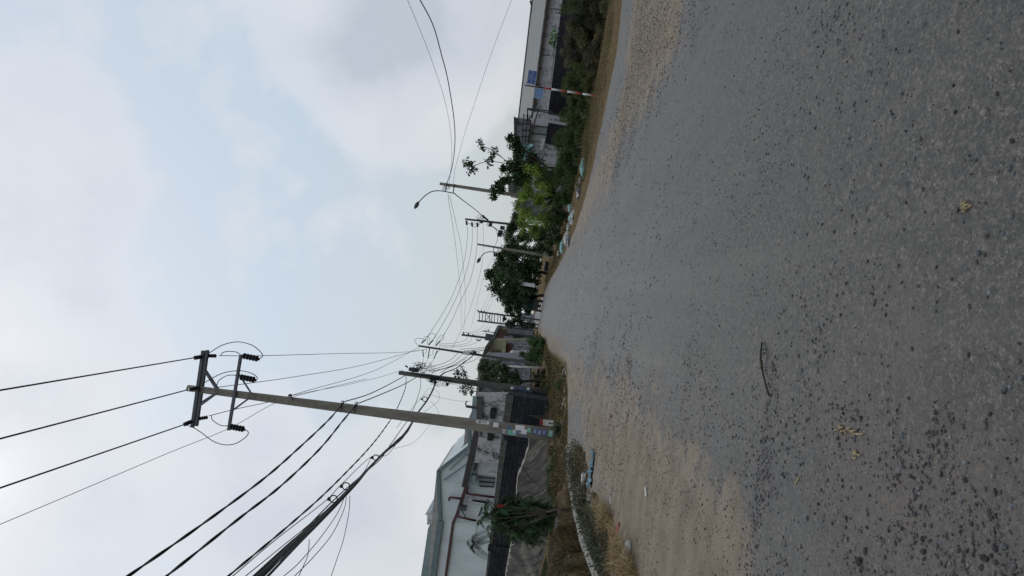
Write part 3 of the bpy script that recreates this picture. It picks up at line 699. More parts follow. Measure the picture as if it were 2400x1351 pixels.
p9 = pole('street_lamp', 'farther street lamp on a bare square concrete pole in front of the dark round tree', b9, t9, .42, .28, 'concrete', 4, square=True)
p9['category'] = 'street lamp'
mb = MB(); mb.tube(smooth([at(*z3(*p), Y9-.3) for p in ((575,455),(540,458),(500,452),(450,460),(410,485),(385,520))], 5), .05, 6); mb.build('lamp_arm', M['lamp_grey'], p9, True)
lamphead(z3(388,515), z3(352,572), Y9-.3, .2, p9)
for a, b in (((525,400),(530,458)), ((570,410),(574,455))):
    mb = MB(); mb.bar(at(*z3(*a), Y9-.2), at(*z3(*b), Y9-.3), .08); mb.build('bracket', M['dark_steel'], p9)
# ================================================================== CABLES
# high voltage conductors from the big pole over the photographer
def overhead(label, a, b, z1, r, group):
    A = at(*a, YB-.4); B = gnd(b[0], b[1], z1); d = B-A
    mb = MB(); P = [A+(B-A)*k-np.array([0,0,.0]) for k in np.linspace(0, 1, 9)]
    for i, k in enumerate(np.linspace(0, 1, 9)): P[i] = A+(B-A)*k
    P.append(B+d/np.linalg.norm(d)*14); mb.tube(P, r, 6)
    tag(mb.build('power_cable', M['cable'], None, True), label, 'cable', group)
gh = 'high voltage cables running overhead from the big pole'
zt = bp_top[2]
overhead('high voltage cable leaving the top end of the double crossarm', (455,839), (-20,918.5), zt-1., .020, gh)
overhead('high voltage cable leaving the very tip of the tall pole', (440,914), (-20,1034), zt-1., .020, gh)
overhead('high voltage cable leaving the left end of the upper crossarm', (432,995.5), (-20,1151), zt-1., .020, gh)
gt = 'thin lines from the big pole'
tagk = lambda *a, **k: cable('power_cable', *a, **k)
tagk('thin earth wire passing diagonally behind the tall pole', [(860,888),(760,912),(650,943),(540,1003),(400,1060),(200,1145),(-20,1238)], 30, 16, .009, gt, extend=10)
gm = 'conductors between the big pole and the slim left pole'
tagk('upper conductor from the big pole crossarm to the slim left pole', [(513,834),(617,834),(800,829),(900,827.5),(970,824),(1000,819)], YB+.5, Y3-.5, .013, gm)
tagk('middle conductor from the big pole crossarm to the slim left pole', [(511,908),(600,896.5),(700,882),(850,856),(985,819)], YB+.5, Y3-.5, .013, gm)
tagk('lower conductor from the big pole crossarm, crossing behind its shaft', [(490,975),(560,957.5),(636,941),(720,916),(880,868),(985,812)], YB+.5, Y3-.5, .013, gm)
tagk('fine wire from the tall pole spool to the tip of the cluttered pole', [(688,927),(740,916),(800,905),(880,887),(935,871)], YB-.2, Y2, .008, gm)
gl = 'twisted low voltage cables'
def twin(label, px, Y0, Y1, r, ext=0, group=gl):
    P = wpts(px, Y0, Y1, 10)
    if ext: P.append(P[-1]+(P[-1]-P[-2]).normalized()*ext)
    # resample and twist two cores round one another
    Q = []; 
    for a, b in zip(P, P[1:]):
        n = max(1, int((b-a).length/.09)); Q += [a+(b-a)*k/n for k in range(n)]
    mb = MB()
    for ph in (0, math.pi):
        T = [q+Vector((math.cos(ph+i*.42), 0, math.sin(ph+i*.42)))*r*.75 for i, q in enumerate(Q)]; mb.tube(T, r, 4)
    tag(mb.build('power_cable', M['cable'], None, True), label, 'cable', group)
def zY(px, py, z): return gnd(px, py, z)[1]
zc1, zc2 = at(806, 943, YB)[2], at(838, 946, YB)[2]
twin('upper twisted cable hooked on the big pole, running down to the lower left', [(806,943),(770,985),(700,1051),(620,1121),(480,1225),(300,1351),(190,1425)], YB-.4, zY(190,1425,zc1+.2), .017, 14)
twin('second twisted cable hooked on the big pole just below the upper one', [(838,946),(805,985),(750,1052),(660,1138),(560,1216),(390,1351),(290,1425)], YB-.4, zY(290,1425,zc2+.2), .017, 14)
tagk('upper cable from the cluttered pole to the hooks on the tall pole', [(975,868),(951,880),(905,905),(860,926),(810,941)], Y2, YB-.4, .018, gl)
tagk('lower cable from the cluttered pole to the hooks on the tall pole', [(1000,868),(975,885),(945,902),(890,926),(842,945)], Y2, YB-.4, .018, gl)
zc3 = at(925, 968, YB)[2]
twin('sagging twisted cable passing behind the tall pole above the thick bundle', [(952,883),(951,905),(945,925),(932,955),(915,985),(870,1045),(780,1139),(690,1221),(535,1351),(450,1422)], Y2, zY(450,1422,zc3-.1), .013, 14)
tagk('second sagging cable from the cluttered pole joining the thick bundle', [(985,884),(986,905),(978,935),(962,975),(945,1000),(915,1043),(893,1075),(865,1100),(790,1165),(700,1255),(600,1345),(530,1410)], Y2, zY(530,1410,zc3-.3), .013, gl)
gb = 'telephone cables in the thick bundle'
zb = at(975, 972, YB)[2]
for i in range(16):
    s_ = rng.uniform(-1, 1); fan = s_*13
    wob = [rng.uniform(-1.6, 1.6) for _ in range(14)]
    px = [(1022,893),(1015,912),(1001,939),(985,960),(975+s_*1.5,975),(955+s_*2,1010),(935+s_*3,1032),(905+s_*2.5,1058),(870+s_*2.5,1093),(835+s_*3,1132),(790+s_*5,1178),(740+s_*8,1228),(690+fan,1275),(615+fan*1.6,1351),(545+fan*2.1,1420)]
    px = [(a+w*.9, b+w*.5) for (a, b), w in zip(px, wob+[0])]
    cable('telephone_cable', 'black telephone cable in the thick sagging bundle beside the tall pole', px, Y2, zY(545,1420,zb-.15), rng.choice([.009, .012, .016]), gb, extend=14, n=5)
for i, px in enumerate([[(952,1012),(930,1040),(905,1068),(870,1071),(800,1136),(770,1168),(720,1208),(640,1270),(545,1351),(470,1412)],
        [(1003,912),(985,935),(955,970),(930,1003)],
        [(870,1071),(862,1090),(850,1110),(800,1165),(730,1225),(650,1290),(575,1351),(500,1412)],
        [(820,1162),(818,1200),(805,1265),(790,1310),(776,1351),(760,1392)],
        [(812,1165),(806,1195),(780,1250),(740,1300),(690,1351),(640,1400)],
        [(806,1170),(790,1205),(750,1262),(700,1320),(665,1351),(610,1402)],
        [(725,1265),(722,1300),(712,1325),(700,1351),(680,1390)]]):
    lb = ['thin messenger wire carrying the bundle with coiled loops', 'short messenger wire between cluttered pole and tall pole', 'thin slack line under the messenger wire', 'thin line dropping away farthest from the bundle at the lower left', 'thin slack line next to the outermost drooping one', 'thin line hugging the underside of the thick bundle', 'short drooping end hanging from the bundle near the photo edge'][i]
    y0 = Y2 if i == 1 else zY(px[0][0], px[0][1], zb)
    cable('telephone_cable', lb, px, y0, YB+1 if i == 1 else zY(px[-1][0], px[-1][1], zb-.2), .007, 'loose thin lines')
def ring(label, c, rpx, z):
    Y = zY(*c, z); mb = MB()
    for k in range(2): mb.tube([at(c[0]+(rpx-k)*math.cos(a), c[1]+(rpx-k)*math.sin(a), Y+.05*math.sin(3*a)) for a in np.linspace(0, 6.28, 19)], .008, 5)
    mb.box(at(c[0]-rpx-2, c[1], Y), (.06,.05,.05)); tag(mb.build('cable_coil', M['cable'], None, True), label, 'cable coil', 'coils hanging on the bundle')
ring('largest dark coil hanging on the bundle nearest the photo bottom', (782,1170), 9, zb); ring('medium coil on the bundle between the large coil and the tall pole', (811,1140), 9, zb); ring('small coil on the bundle nearest the tall pole', (881,1073), 7, zb)
ring('small coil on the bundle between the tall pole and the cluttered pole', (996,936), 6, zb+.1)
for i, px in enumerate([[(990,930),(1003,925),(1030,932),(1060,938),(1090,942),(1104,941)], [(1004,910),(1026,918),(1027,940),(1000,962),(985,975)], [(1008,940),(1020,952),(1028,968),(1025,975)], [(1008,995),(990,1018),(965,1040),(925,1052)]]):
    cable('telephone_cable', ['thin drop line from the bundle to the pipe on the mouldy house', 'fine slack loop of line by the bundle behind the tall pole', 'fine loose end curling below the bundle coil', 'fine slack line swinging under the bundle left of the tall pole'][i], px, 32, [33.5,27,30,24][i], .006, 'fine loose lines')
gq = 'cables between the two left poles'
for i, px in enumerate([[z4(785,392),z4(720,455),z4(640,500),z4(540,530),z4(430,562)], [z4(830,402),z4(770,465),z4(700,510),z4(600,545),z4(470,580)], [z4(895,415),z4(800,480),z4(690,540),z4(560,575),z4(480,590)], [z4(880,440),z4(790,500),z4(690,545),z4(600,570),z4(500,605)], [z4(1010,440),z4(930,480),z4(850,505),z4(700,545),z4(600,600)]]):
    cable('power_cable', ['top', 'second', 'third', 'fourth', 'lowest'][i]+' of the five cables slung between the cluttered pole and slim left pole', px, Y3, Y2, .016, gq)
for i in range(4):
    px = [z4(965,395), z4(905,450), z4(850,490), z4(790,540), z4(720,575), z4(640,605), z4(570,660)]
    px = [(a+rng.uniform(-1.2,1.2), b+rng.uniform(-1,1)) for a, b in px]
    cable('telephone_cable', 'black telephone cable in the thick twisted rope between the two left poles', px, Y3, Y2-.2, .02, 'telephone cables between the two left poles')
for i, px in enumerate([[z4(800,355),z4(900,350),z4(1000,340),z4(1150,325)], [z4(860,375),z4(960,362),z4(1060,345),z4(1140,330),z4(1190,300)], [z4(900,385),z4(1000,375),z4(1090,350),z4(1170,330),z4(1210,290)], [z4(915,388),z4(1020,372),z4(1100,358),z4(1180,330)]]):
    cable('power_cable', ['upper', 'second', 'third', 'lowest'][i]+' dark cable running from the slim left pole to the transformer pole', px, Y3, YT-4, .022, 'cables toward the transformer pole')
for i, px in enumerate([[z4(860,205),z4(878,232),z4(860,258),z4(800,280),z4(700,296),z4(585,302)], [z4(905,215),z4(926,245),z4(905,280),z4(830,305),z4(720,318),z4(590,320)], [z4(960,240),z4(985,270),z4(940,300),z4(850,322),z4(740,332),z4(620,335)]]):
    cable('power_cable', ['upper', 'middle', 'lower'][i]+' slack conductor drooping between the transformer pole and slim left pole', px, YT, Y3, .018, 'slack conductors near the transformer')
for i, px in enumerate([[z3(430,1215),z3(400,1255),z3(340,1290),z3(280,1300),z3(225,1305)], [z3(470,1225),z3(440,1265),z3(380,1300),z3(330,1312),z3(268,1312)], [z3(495,1235),z3(470,1280),z3(420,1318),z3(380,1330),z3(320,1325)]]):
    cable('power_cable', ['upper', 'middle', 'lower'][i]+' far conductor between the twin-post frame and transformer pole', px, YH, YT, .022, 'far conductors')
for i, px in enumerate([[z3(505,880),z3(450,960),z3(420,1030),z3(375,1085)], [z3(525,895),z3(480,970),z3(445,1040),z3(405,1095)], [z3(545,905),z3(510,980),z3(475,1055),z3(440,1100)]]):
    cable('power_cable', ['upper', 'middle', 'lower'][i]+' conductor going from the twin-post frame behind the dark tree', px, YH+50, YH, .022, 'conductors behind the dark tree')
gx_ = 'conductors crossing above the road'
for i, px in enumerate([[z3(245,160),z3(252,250),z3(235,450),z3(190,650),z3(130,820),z3(70,960),(1034,741),z2(870,0),z2(800,95)],
        [z3(300,180),z3(300,350),z3(270,540),z3(215,730),z3(140,920),z3(60,1090),(1040,756),z2(985,0),z2(915,105)],
        [z3(357,185),z3(350,400),z3(315,620),z3(260,800),z3(170,990),z3(80,1190),z3(0,1330),z2(1100,10),z2(1025,120)]]):
    cable('power_cable', ['upper', 'middle', 'lower'][i]+' conductor crossing the road sky from the right insulator pole to slim left pole', px, Y8, Y3, .018, gx_, n=8)
for i, (a, b) in enumerate((((760,385),(735,540)), ((830,410),(775,535)), ((925,415),(835,545)))):
    cable('power_cable', ['upper', 'middle', 'lower'][i]+' short dead-end line between the slim pole insulators and cluttered pole', [z2(*a), z2((a[0]+b[0])/2+4, (a[1]+b[1])/2), z2(*b)], Y3-.6, Y2, .012, 'short dead-end lines')
thinL = [('left one of two hair-thin lines passing above the lamp head', [(1050,455),z3(65,0),z3(100,200),z3(130,420),z3(160,700),z3(180,950),z3(187,1250)], YR, YT, .014),
  ('right one of two hair-thin lines passing above the lamp head', [(1054,458),z3(95,0),z3(140,200),z3(180,380),z3(215,700),z3(228,950),z3(212,1290)], YR, YT, .014),
  ('long thin line leaving the right insulator pole toward the transformer', [z3(412,140),z3(420,330),z3(405,560),z3(370,740),z3(290,1020),z3(215,1210),z3(150,1351),z2(1190,300)], Y8, Y3, .012),
  ('thick black cable sweeping from the nearer street lamp over the right side', [(1048,429),(1059,395),(1066,340),(1064,280),(1050,190),(1035,130),(1015,60),(984,0),(955,-45)], YR, zY(955,-45,8.4), .026),
  ('thin line beside the thick cable over the right side', [(1053,430),(1058,380),(1058,330),(1050,270),(1035,210),(1000,110),(955,0),(935,-45)], YR, zY(935,-45,8.6), .010),
  ('hair-thin single line crossing above the blue street signs', [(1062,440),(1066,400),(1075,365),(1090,310),(1110,250),(1150,130),(1199,0),(1215,-40)], YR, 40, .010),
  ('black service cable from the nearer street lamp to the insulator pole', [(1066,455),(1085,470),(1110,489),(1133,508)], YR, Y8, .035),
  ('drooping cable from the insulator pole to the farther street lamp', [z3(515,185),z3(550,220),z3(567,270),z3(565,330),z3(545,385)], Y8, Y9, .025),
  ('short cable dropping from the insulator pole to the fuse box', [z3(525,190),z3(560,215),z3(580,240),z3(600,245)], Y8, Y8-1, .03),
  ('faint line rising over the dark tree beyond the farther lamp', [z3(545,455),z3(480,580),z3(400,800),z3(330,1080),z3(290,1250)], Y9, YT, .014)]
for lb, px, y0, y1, r in thinL: cable('power_cable', lb, px, y0, y1, r, 'lines on the right side', extend=16 if px[-1][1] < 0 else 0)
# ================================================================== BUILDINGS
def pp(pts, Y): return [at(a, b, Y) for a, b in pts]
def slab(root, name, pts, Y, depth, mat, mbonly=None):
    """outline sighted on the upright plane at distance Y, built with real depth going back"""
    mb = MB(); mb.prism(pp(pts, Y), (0, depth, 0)); return mb.build(name, M[mat], root)
def bars(root, name, segs, Y, w, mat):
    for a, b in segs:
        mb = MB(); mb.bar(at(*a, Y), at(*b, Y), w); mb.build(name, M[mat], root)
def wallrun(root, name, a, b, z0, z1a, z1b, th, mat):
    """upright wall from plan point a to b"""
    a = np.array(a[:2]); b = np.array(b[:2]); d = (b-a)/np.linalg.norm(b-a); nrm = np.array([-d[1], d[0]])*th
    P = [(a[0], a[1], z0), (b[0], b[1], z0), (b[0], b[1], z1b), (a[0], a[1], z1a)]
    mb = MB(); mb.prism(P, (nrm[0], nrm[1], 0)); return mb.build(name, M[mat], root)
# ---- left: dark block wall
YW = 31.
a, b, c = at(1190, 900, YW), at(1189, 925, YW), at(1133, 1420, YW)
w = thing('block_wall', 'low dark grey block wall behind the tarpaulins on the left', 'wall', [(b[0]+c[0])/2, YW, 0])
wallrun(w, 'blockwork', c, b, -.2, c[2], b[2], .2, 'brick'); wallrun(w, 'blockwork', b, at(1190, 912, YW+6), -.2, b[2], b[2], .2, 'brick')
wallrun(w, 'coping', (c[0], YW-.03), (b[0], YW-.03), c[2]-.0, c[2]+.05, b[2]+.05, .26, 'old_concrete')
for py in (1023, 1290): 
    q = at(1180, py, YW-.1); mb = MB(); mb.box((q[0], YW-.06, .9), (.28, .1, 2.0)); mb.build('pier', M['brick'], w)
# ---- left: pale blue factory
YF = 34.
f = thing('factory_building', 'pale blue rendered building with sloping parapet, maroon gutter and oval niche', 'building', [at(1150, 1250, YF)[0], YF, 0])
def FB(name, pts, dy, depth, mat, root=f): return slab(root, name, pts, YF+dy, depth, mat)
FB('wall', [(1100,1010),(1102,1045),(1028,1104),(1031,1160),(1031,1217),(1014,1351),(1003,1430),(1150,1430),(1190,1000)], 0, 9, 'bluewall')
for sgt in ([(1098,995),(1101,1045)], [(1101,1046),(1027,1104)], [(1027,1104),(1031,1218)]):
    mb = MB(); mb.bar(at(*sgt[0], YF-.05), at(*sgt[1], YF-.05), .16, .14); mb.build('parapet_trim', M['teal'], f)
mb = MB(); mb.bar(at(1032, 1220, YF-.05), at(1004, 1430, YF-.05), .28, .2); mb.build('parapet_trim', M['teal'], f)
FB('roof', [(1112,950),(1090,1000),(1087,1045),(1023.5,1104),(1023,1110),(1010,1240),(1006,1351),(1000,1430),(1110,1430),(1125,960)], 2.2, 7, 'greyroof')
mt_ = thing('roof_monitor', 'grey green raised roof ridge showing above the pale blue building', 'building', [at(1000, 1300, 44)[0], 44, 0])
slab(mt_, 'wall', [(1012,1197),(1001,1202),(1001,1232),(1012,1225),(1030,1210)], 43.5, .5, 'mould2')
slab(mt_, 'roof', [(996,1207),(1012,1197),(1014,1212),(1003,1240),(975,1430),(1160,1430),(1160,1207)], 44, 7, 'tealroof')
FB('gutter', [(1089,1139),(1096,1139),(1071,1212),(1064,1225),(1046.5,1351),(1036,1430),(1030,1430),(1041.5,1351),(1059,1224),(1066,1210)], -.12, .1, 'maroon')
for s_ in ([(1092,1139),(1095,1158)], [(1095,1158),(1159,1166)], [(1070,1211),(1116,1221)], [(1080,1169),(1054,1166)], [(1054,1166),(1052,1174)]):
    mb = MB(); mb.tube([at(*s_[0], YF-.2), at(*s_[1], YF-.2)], .055, 8); mb.build('drain_pipe', M['maroon'], f, True)
FB('panel_band', [(1067,1226),(1118,1222),(1112,1270),(1059,1262)], -.04, .03, 'bluewall')
# recesses of the lower storey
FB('wall_panel', [(1122,1083),(1168,1087),(1164,1116),(1118,1112)], -.25, .24, 'cleanwall')
wn = FB('shutter_window', [(1124,1118),(1160,1122),(1157,1143),(1118,1139)], -.06, .05, 'shutter')
for i in range(3): mb = MB(); mb.bar(at(1120+i*2, 1119+i*10.5, YF-.1), at(1160-i, 1122+i*10, YF-.1), .05); mb.build('shutter_frame', M['darkgap'], wn)
FB('canopy', [(1104,1114),(1117,1116),(1112,1136),(1100,1131)], -.5, .45, 'tealroof')
al = [(1118+29*math.cos(t), 1172+11.5*math.sin(t)) for t in np.linspace(0, 2*math.pi, 28, endpoint=False)]
niche = FB('oval_niche', al, -.05, .04, 'mould2')
slab(niche, 'pane', [(1107,1171),(1146,1177),(1145,1182),(1106,1176)], YF-.1, .03, 'darkgap')
slab(niche, 'frame', [(1106,1175.5),(1136,1180.5),(1136,1183),(1105,1180)], YF-.13, .03, 'cleanwall')
mb = MB(); mb.bar(at(1119, 1004, YF-.45), at(1089, 1140, YF-.45), .26, .5); mb.build('eave_canopy', M['dark_steel'], f)
mb = MB(); mb.bar(at(1128, 1040, YF-.35), at(1112, 1102, YF-.35), .10, .25); mb.build('eave_canopy', M['dark_steel'], f)
for s_ in ([(1092,1065),(1053,1102)], [(1102,1082),(1040,1126)], [(1092,1064),(1104,1073)], [(1113,1077),(1117,1090)]):
    mb = MB(); mb.bar(at(*s_[0], YF-.1), at(*s_[1], YF-.1), .05); mb.build('bracket', M['teal'], f)
mb = MB(); mb.box(at(1084, 1190, YF-.4), (.16,.5,.4)); mb.bar(at(1080, 1192, YF-.4), at(1092, 1214, YF-.3), .04); mb.build('wall_lamp', M['lamp_grey'], f)
# ---- left: mouldy annex
an = thing('annex', 'mouldy white annex wall streaked black with two barred vents behind the tall pole', 'building', [at(1160, 1020, 32.8)[0], 32.8, 0])
slab(an, 'wall', [(1118,925),(1121,1010),(1122,1020),(1112,1085),(1200,1088),(1200,925)], 32.8, 1.1, 'mould')
slab(an, 'parapet', [(1117,930),(1131,932),(1131,985),(1117,990)], 32.7, .09, 'old_concrete')
slab(an, 'roof_light', [(1108,930),(1117,930),(1118,985),(1104,985)], 33.2, .3, 'tealroof')
for s_ in ((1152,(956,982),(1161,)), (1146,(1013,1033),())):
    for k in range(3):
        mb = MB(); mb.bar(at(s_[0]+k*4.2, s_[1][0], 32.7), at(s_[0]-2+k*4.2, s_[1][1], 32.7), .09, .1); mb.build('vent_slat', M['darkgap'], an)
mb = MB(); mb.bar(at(1150, 1024, 32.75), at(1172, 1027, 32.75), .03); mb.build('conduit', M['darkgap'], an)
vp = thing('vent_pipe', 'black upright vent pipe with a bent hook top above the mouldy annex', 'pipe', at(1130, 959, 33))
mb = MB(); mb.tube(smooth([at(1131,959,33), at(1110,955.5,33), at(1092,952.5,33)], 4), .065, 8); mb.build('pipe', M['dark_steel'], vp, True)
mb = MB(); mb.tube(smooth([at(1094,953,33), at(1091,947,33), at(1095,940,33)], 4), .03, 6); mb.build('hook', M['dark_steel'], vp, True)
gw = thing('vent_mast', 'teal capped mast beside the roof of the mouldy annex', 'pipe', at(1112, 1004, 34)); mb = MB(); mb.bar(at(1094,1009,33.4), at(1108,1003,33.4), .04); mb.build('mast', M['teal'], gw)
mb = MB(); mb.bar(at(1107,1001,33.4), at(1110,1010,33.4), .04); mb.build('cap', M['teal'], gw)
# ---- tarpaulins
def drape(name, label, top, bot, dYt, mat, nv=24, nu=220, amp=.20, seed=0, edge=None):
    """a sheet hanging in folds from the top line to the ground line (pixels of the two edges)"""
    def res(L, t):
        x = np.interp(t, np.linspace(0, 1, len(L)), [p[0] for p in L]); y = np.interp(t, np.linspace(0, 1, len(L)), [p[1] for p in L]); return x, y
    V = []; root = thing(name, label, 'tarpaulin', [0, 0, 0])
    for i in range(nu+1):
        t = i/nu; bx, by = res(bot, t); tx, ty = res(top, t); B = gnd(bx, by); T = at(tx, ty, B[1]+dYt)
        for j in range(nv+1):
            s = j/nv; P = T*(1-s)+B*s
            fold = (math.sin(t*55+seed+s*3+3*mnoise.noise((t*5, s*2, seed)))*.35+mnoise.noise((t*14+s*3, s*2.5, seed+3))*1.2)*amp*math.sin(math.pi*min(1, s*1.15))**.7
            fold += amp*.9*(abs(math.sin(t*38+seed+1.8*s+2*mnoise.noise((t*3, s, seed))))-.5)*math.sin(math.pi*min(1, .15+s*.95))
            sag = -.25*math.sin(math.pi*s)*(1-.3*s)
            V.append(P+np.array([fold*.3, fold+sag*.8, sag*.6+fold*.25]))
    c = np.mean(V, 0); root.location = (c[0], c[1], 0)
    idx = np.arange((nu+1)*(nv+1)).reshape(nu+1, nv+1)
    mb = MB(); mb.add(V, [(idx[i, j], idx[i+1, j], idx[i+1, j+1], idx[i, j+1]) for i in range(nu) for j in range(nv)])
    o = mb.build('sheet', M[mat], root, False); md = o.modifiers.new('thick', 'SOLIDIFY'); md.thickness = .01
    if edge:
        mb = MB(); E = []
        for i in range(nu+1):
            t = i/nu; k = V[i*(nv+1)]; E.append(np.array(k))
        h = edge; VV = []
        for e in E:
            n_ = mnoise.noise((e[0]*2.3, 1, seed))*.12
            VV += [e+np.array([0,-.03,.03]), e+np.array([0,-.08+n_*.4,-h*(1+n_*3)]), e+np.array([0,.9,.0])]
        mb.add(VV, [(3*i, 3*i+3, 3*i+4, 3*i+1) for i in range(nu)]+[(3*i+2, 3*i+5, 3*i+3, 3*i) for i in range(nu)])
        mb.build('top_sheet', M['tarpedge'], root, True)
    return root
drape('tarpaulin_cover', 'taupe netting tarpaulin draped over a low frame, peak right behind the tall pole foot', [(1240,955),(1237,978),(1241,1020),(1240,1045),(1228,1085),(1213,1122),(1211,1160),(1208,1190)], [(1278,930),(1288,960),(1292,1000),(1293,1040),(1293,1085),(1294,1125),(1296,1160),(1298,1195)], 2.6, 'tarp', seed=1.3, edge=.22)
drape('tarpaulin_cover', 'taupe netting tarpaulin with pale top strip left of the feathery shrub', [(1207,1190),(1203,1235),(1198,1280),(1191,1320),(1186,1351),(1176,1420)], [(1298,1195),(1294,1235),(1284,1280),(1274,1320),(1268,1351),(1258,1420)], 2.8, 'tarp', seed=5.1, edge=.34, amp=.22)
drape('tarpaulin_cover', 'dark low netting heap at the right end of the tarpaulins by the cluttered pole', [(1262,905),(1252,935),(1240,958),(1239,975)], [(1284,905),(1287,930),(1289,960),(1291,990)], 1.6, 'tarp', seed=8.1, nu=24)
# pole sticks leaning out of the tarpaulin
st_ = thing('stick', 'thin dark bamboo stick leaning across the tarpaulin peak', 'stick', gnd(1302, 1182)); mb = MB(); mb.tube(smooth([at(1228,1098,22.3), at(1240,1118,22.), at(1262,1140,21.3), gnd(1302,1182)], 4), .022, 6); mb.build('cane', M['bark'], st_, True)
# kerb walls of the drain
def kerb(name, label, pxs, w_, h_, mat, ex=1.5):
    P = [gnd(*p) for p in pxs]; d = P[-1]-P[-2]; P.append(P[-1]+d/np.linalg.norm(d)*ex); mb = MB()
    L, Rr = [], []
    for i, p in enumerate(P):
        d = (P[min(i+1, len(P)-1)]-P[max(i-1, 0)])[:2]; d = d/np.linalg.norm(d); n_ = np.array([-d[1], d[0]])*w_/2
        j = mnoise.noise((p[0]*3, p[1]*3, 0))*.03
        L.append((p[0]+n_[0], p[1]+n_[1], h_+j)); Rr.append((p[0]-n_[0]+j, p[1]-n_[1], h_+j*.5))
    V = []
    for a_, b_ in zip(L, Rr): V += [a_, b_, (b_[0], b_[1], -.6), (a_[0], a_[1], -.6)]
    Fs = [(4*i+k, 4*i+(k+1) % 4, 4*i+4+(k+1) % 4, 4*i+4+k) for i in range(len(P)-1) for k in range(4)]+[(0,1,2,3), tuple(4*(len(P)-1)+k for k in (3,2,1,0))]
    mb.add(V, Fs); return tag(mb.build(name, M[mat], None), label, 'kerb')
kerb('drain_kerb', 'broken pale concrete kerb on the road side of the weedy drain', [(1343,1128),(1350,1165),(1356,1195),(1364,1222),(1374,1262),(1390,1300),(1403,1330),(1412,1351),(1425,1385)], .17, .10, 'pale_concrete')
kerb('drain_kerb', 'straight thin concrete kerb on the tarpaulin side of the weedy drain', [(1311,1215),(1308,1250),(1304,1290),(1301,1330),(1298,1360),(1294,1410)], .09, .10, 'pale_concrete')
# ---- house row on the left, far
h1 = thing('house', 'yellow upper storey house with brown shutters behind the green shrub', 'house', [at(1250, 845, 96)[0], 96, 0])
slab(h1, 'wall', [(1152,798),(1140,815),(1131,838),(1127,868),(1268,868),(1262,798)], 96, 10, 'yellow')
slab(h1, 'roof', [(1150,794),(1138,812),(1128,838),(1124,872),(1131,872),(1134,839),(1144,814),(1156,796)], 95.2, 11, 'old_concrete')
slab(h1, 'window', [(1153,820),(1177,823),(1176,833),(1152,831)], 95.7, .2, 'brownshut')
slab(h1, 'ground_floor_wall', [(1187,800),(1262,800),(1268,868),(1186,868)], 95.6, .3, 'lilac')
slab(h1, 'door', [(1186,806),(1200,804),(1199,832),(1184,832)], 95.3, .2, 'brownshut')
slab(h1, 'awning', [(1177,802),(1186,803),(1184,838),(1175,836)], 94.2, 1.2, 'yellow')
gt_ = thing('gate_wall', 'white gate wall with a rounded pillar top in front of the yellow house', 'wall', [at(1230, 836, 88)[0], 88, 0])
slab(gt_, 'wall', [(1205,822),(1240,822),(1244,850),(1192,848),(1190,838),(1198,834)], 88, .3, 'cleanwall')
slab(gt_, 'graffiti_panel', [(1209,846),(1240,848),(1242,862),(1208,861)], 87.6, .25, 'lilac')
mb = MB(); c = at(1200, 828, 87.7); mb.tube([c+np.array([0,0,a]) for a in (-2.6,-.2,0,.15,.3)], [.35,.35,.42,.3,.05], 8); mb.build('pillar', M['cleanwall'], gt_, True)
h2 = thing('house', 'grimy two-storey house with dark brown upstairs shutters at the end of the row', 'house', [at(1250, 785, 135)[0], 135, 0])
slab(h2, 'wall', [(1169,765),(1160,782),(1153,799),(1256,806),(1251,768)], 135, 12, 'grime')
slab(h2, 'roof', [(1166,763),(1157,781),(1150,800),(1156,800),(1163,783),(1172,765)], 134, 13, 'teal')
slab(h2, 'upper_band', [(1171,766),(1163,783),(1158,797),(1186,800),(1188,768)], 134.8, .3, 'yellow')
for a_, b_ in ((772,782), (784,796)): slab(h2, 'window', [(1165,a_),(1185,a_+2),(1184,b_+2),(1162,b_)], 134.5, .35, 'brownshut')
slab(h2, 'balcony_wall', [(1181,788),(1203,791),(1201,802),(1180,799)], 133.8, 1., 'lilac')
slab(h2, 'door', [(1205,786),(1222,788),(1220,800),(1203,797)], 134.4, .5, 'darkgap')
for a_ in (773, 778, 790): mb = MB(); mb.bar(at(1190, a_, 134.6), at(1250, a_+6, 134.6), .3); mb.build('pilaster', M['lilac'], h2)
h3 = thing('house', 'pale lilac house mostly hidden behind the leafy tree on the left', 'house', [at(1250, 900, 62)[0], 62, 0])
slab(h3, 'wall', [(1128,842),(1124,880),(1118,935),(1126,960),(1250,960),(1240,842)], 62, 12, 'lilac')
slab(h3, 'shutter', [(1186,870),(1200,872),(1199,896),(1184,894)], 61.8, .2, 'old_concrete')
slab(h3, 'roof', [(1124,842),(1120,880),(1114,935),(1120,936),(1126,880),(1130,842)], 61.3, 13, 'greyroof')
slab(h3, 'water_box', [(1150,880),(1172,883),(1170,900),(1146,897)], 61., .9, 'cleanwall')
# far end of the road
fe = thing('far_shed', 'tiny grey gated shed closing the far end of the road', 'building', [at(1245, 745, 230)[0], 230, 0])
slab(fe, 'wall', [(1226,734),(1222,752),(1252,756),(1254,737)], 230, 8, 'lilac')
slab(fe, 'roof', [(1222,733),(1219,753),(1225,754),(1228,734)], 229, 10, 'tealroof')
slab(fe, 'gate', [(1233,738),(1231,752),(1243,754),(1245,739)], 229.6, .3, 'shutter')
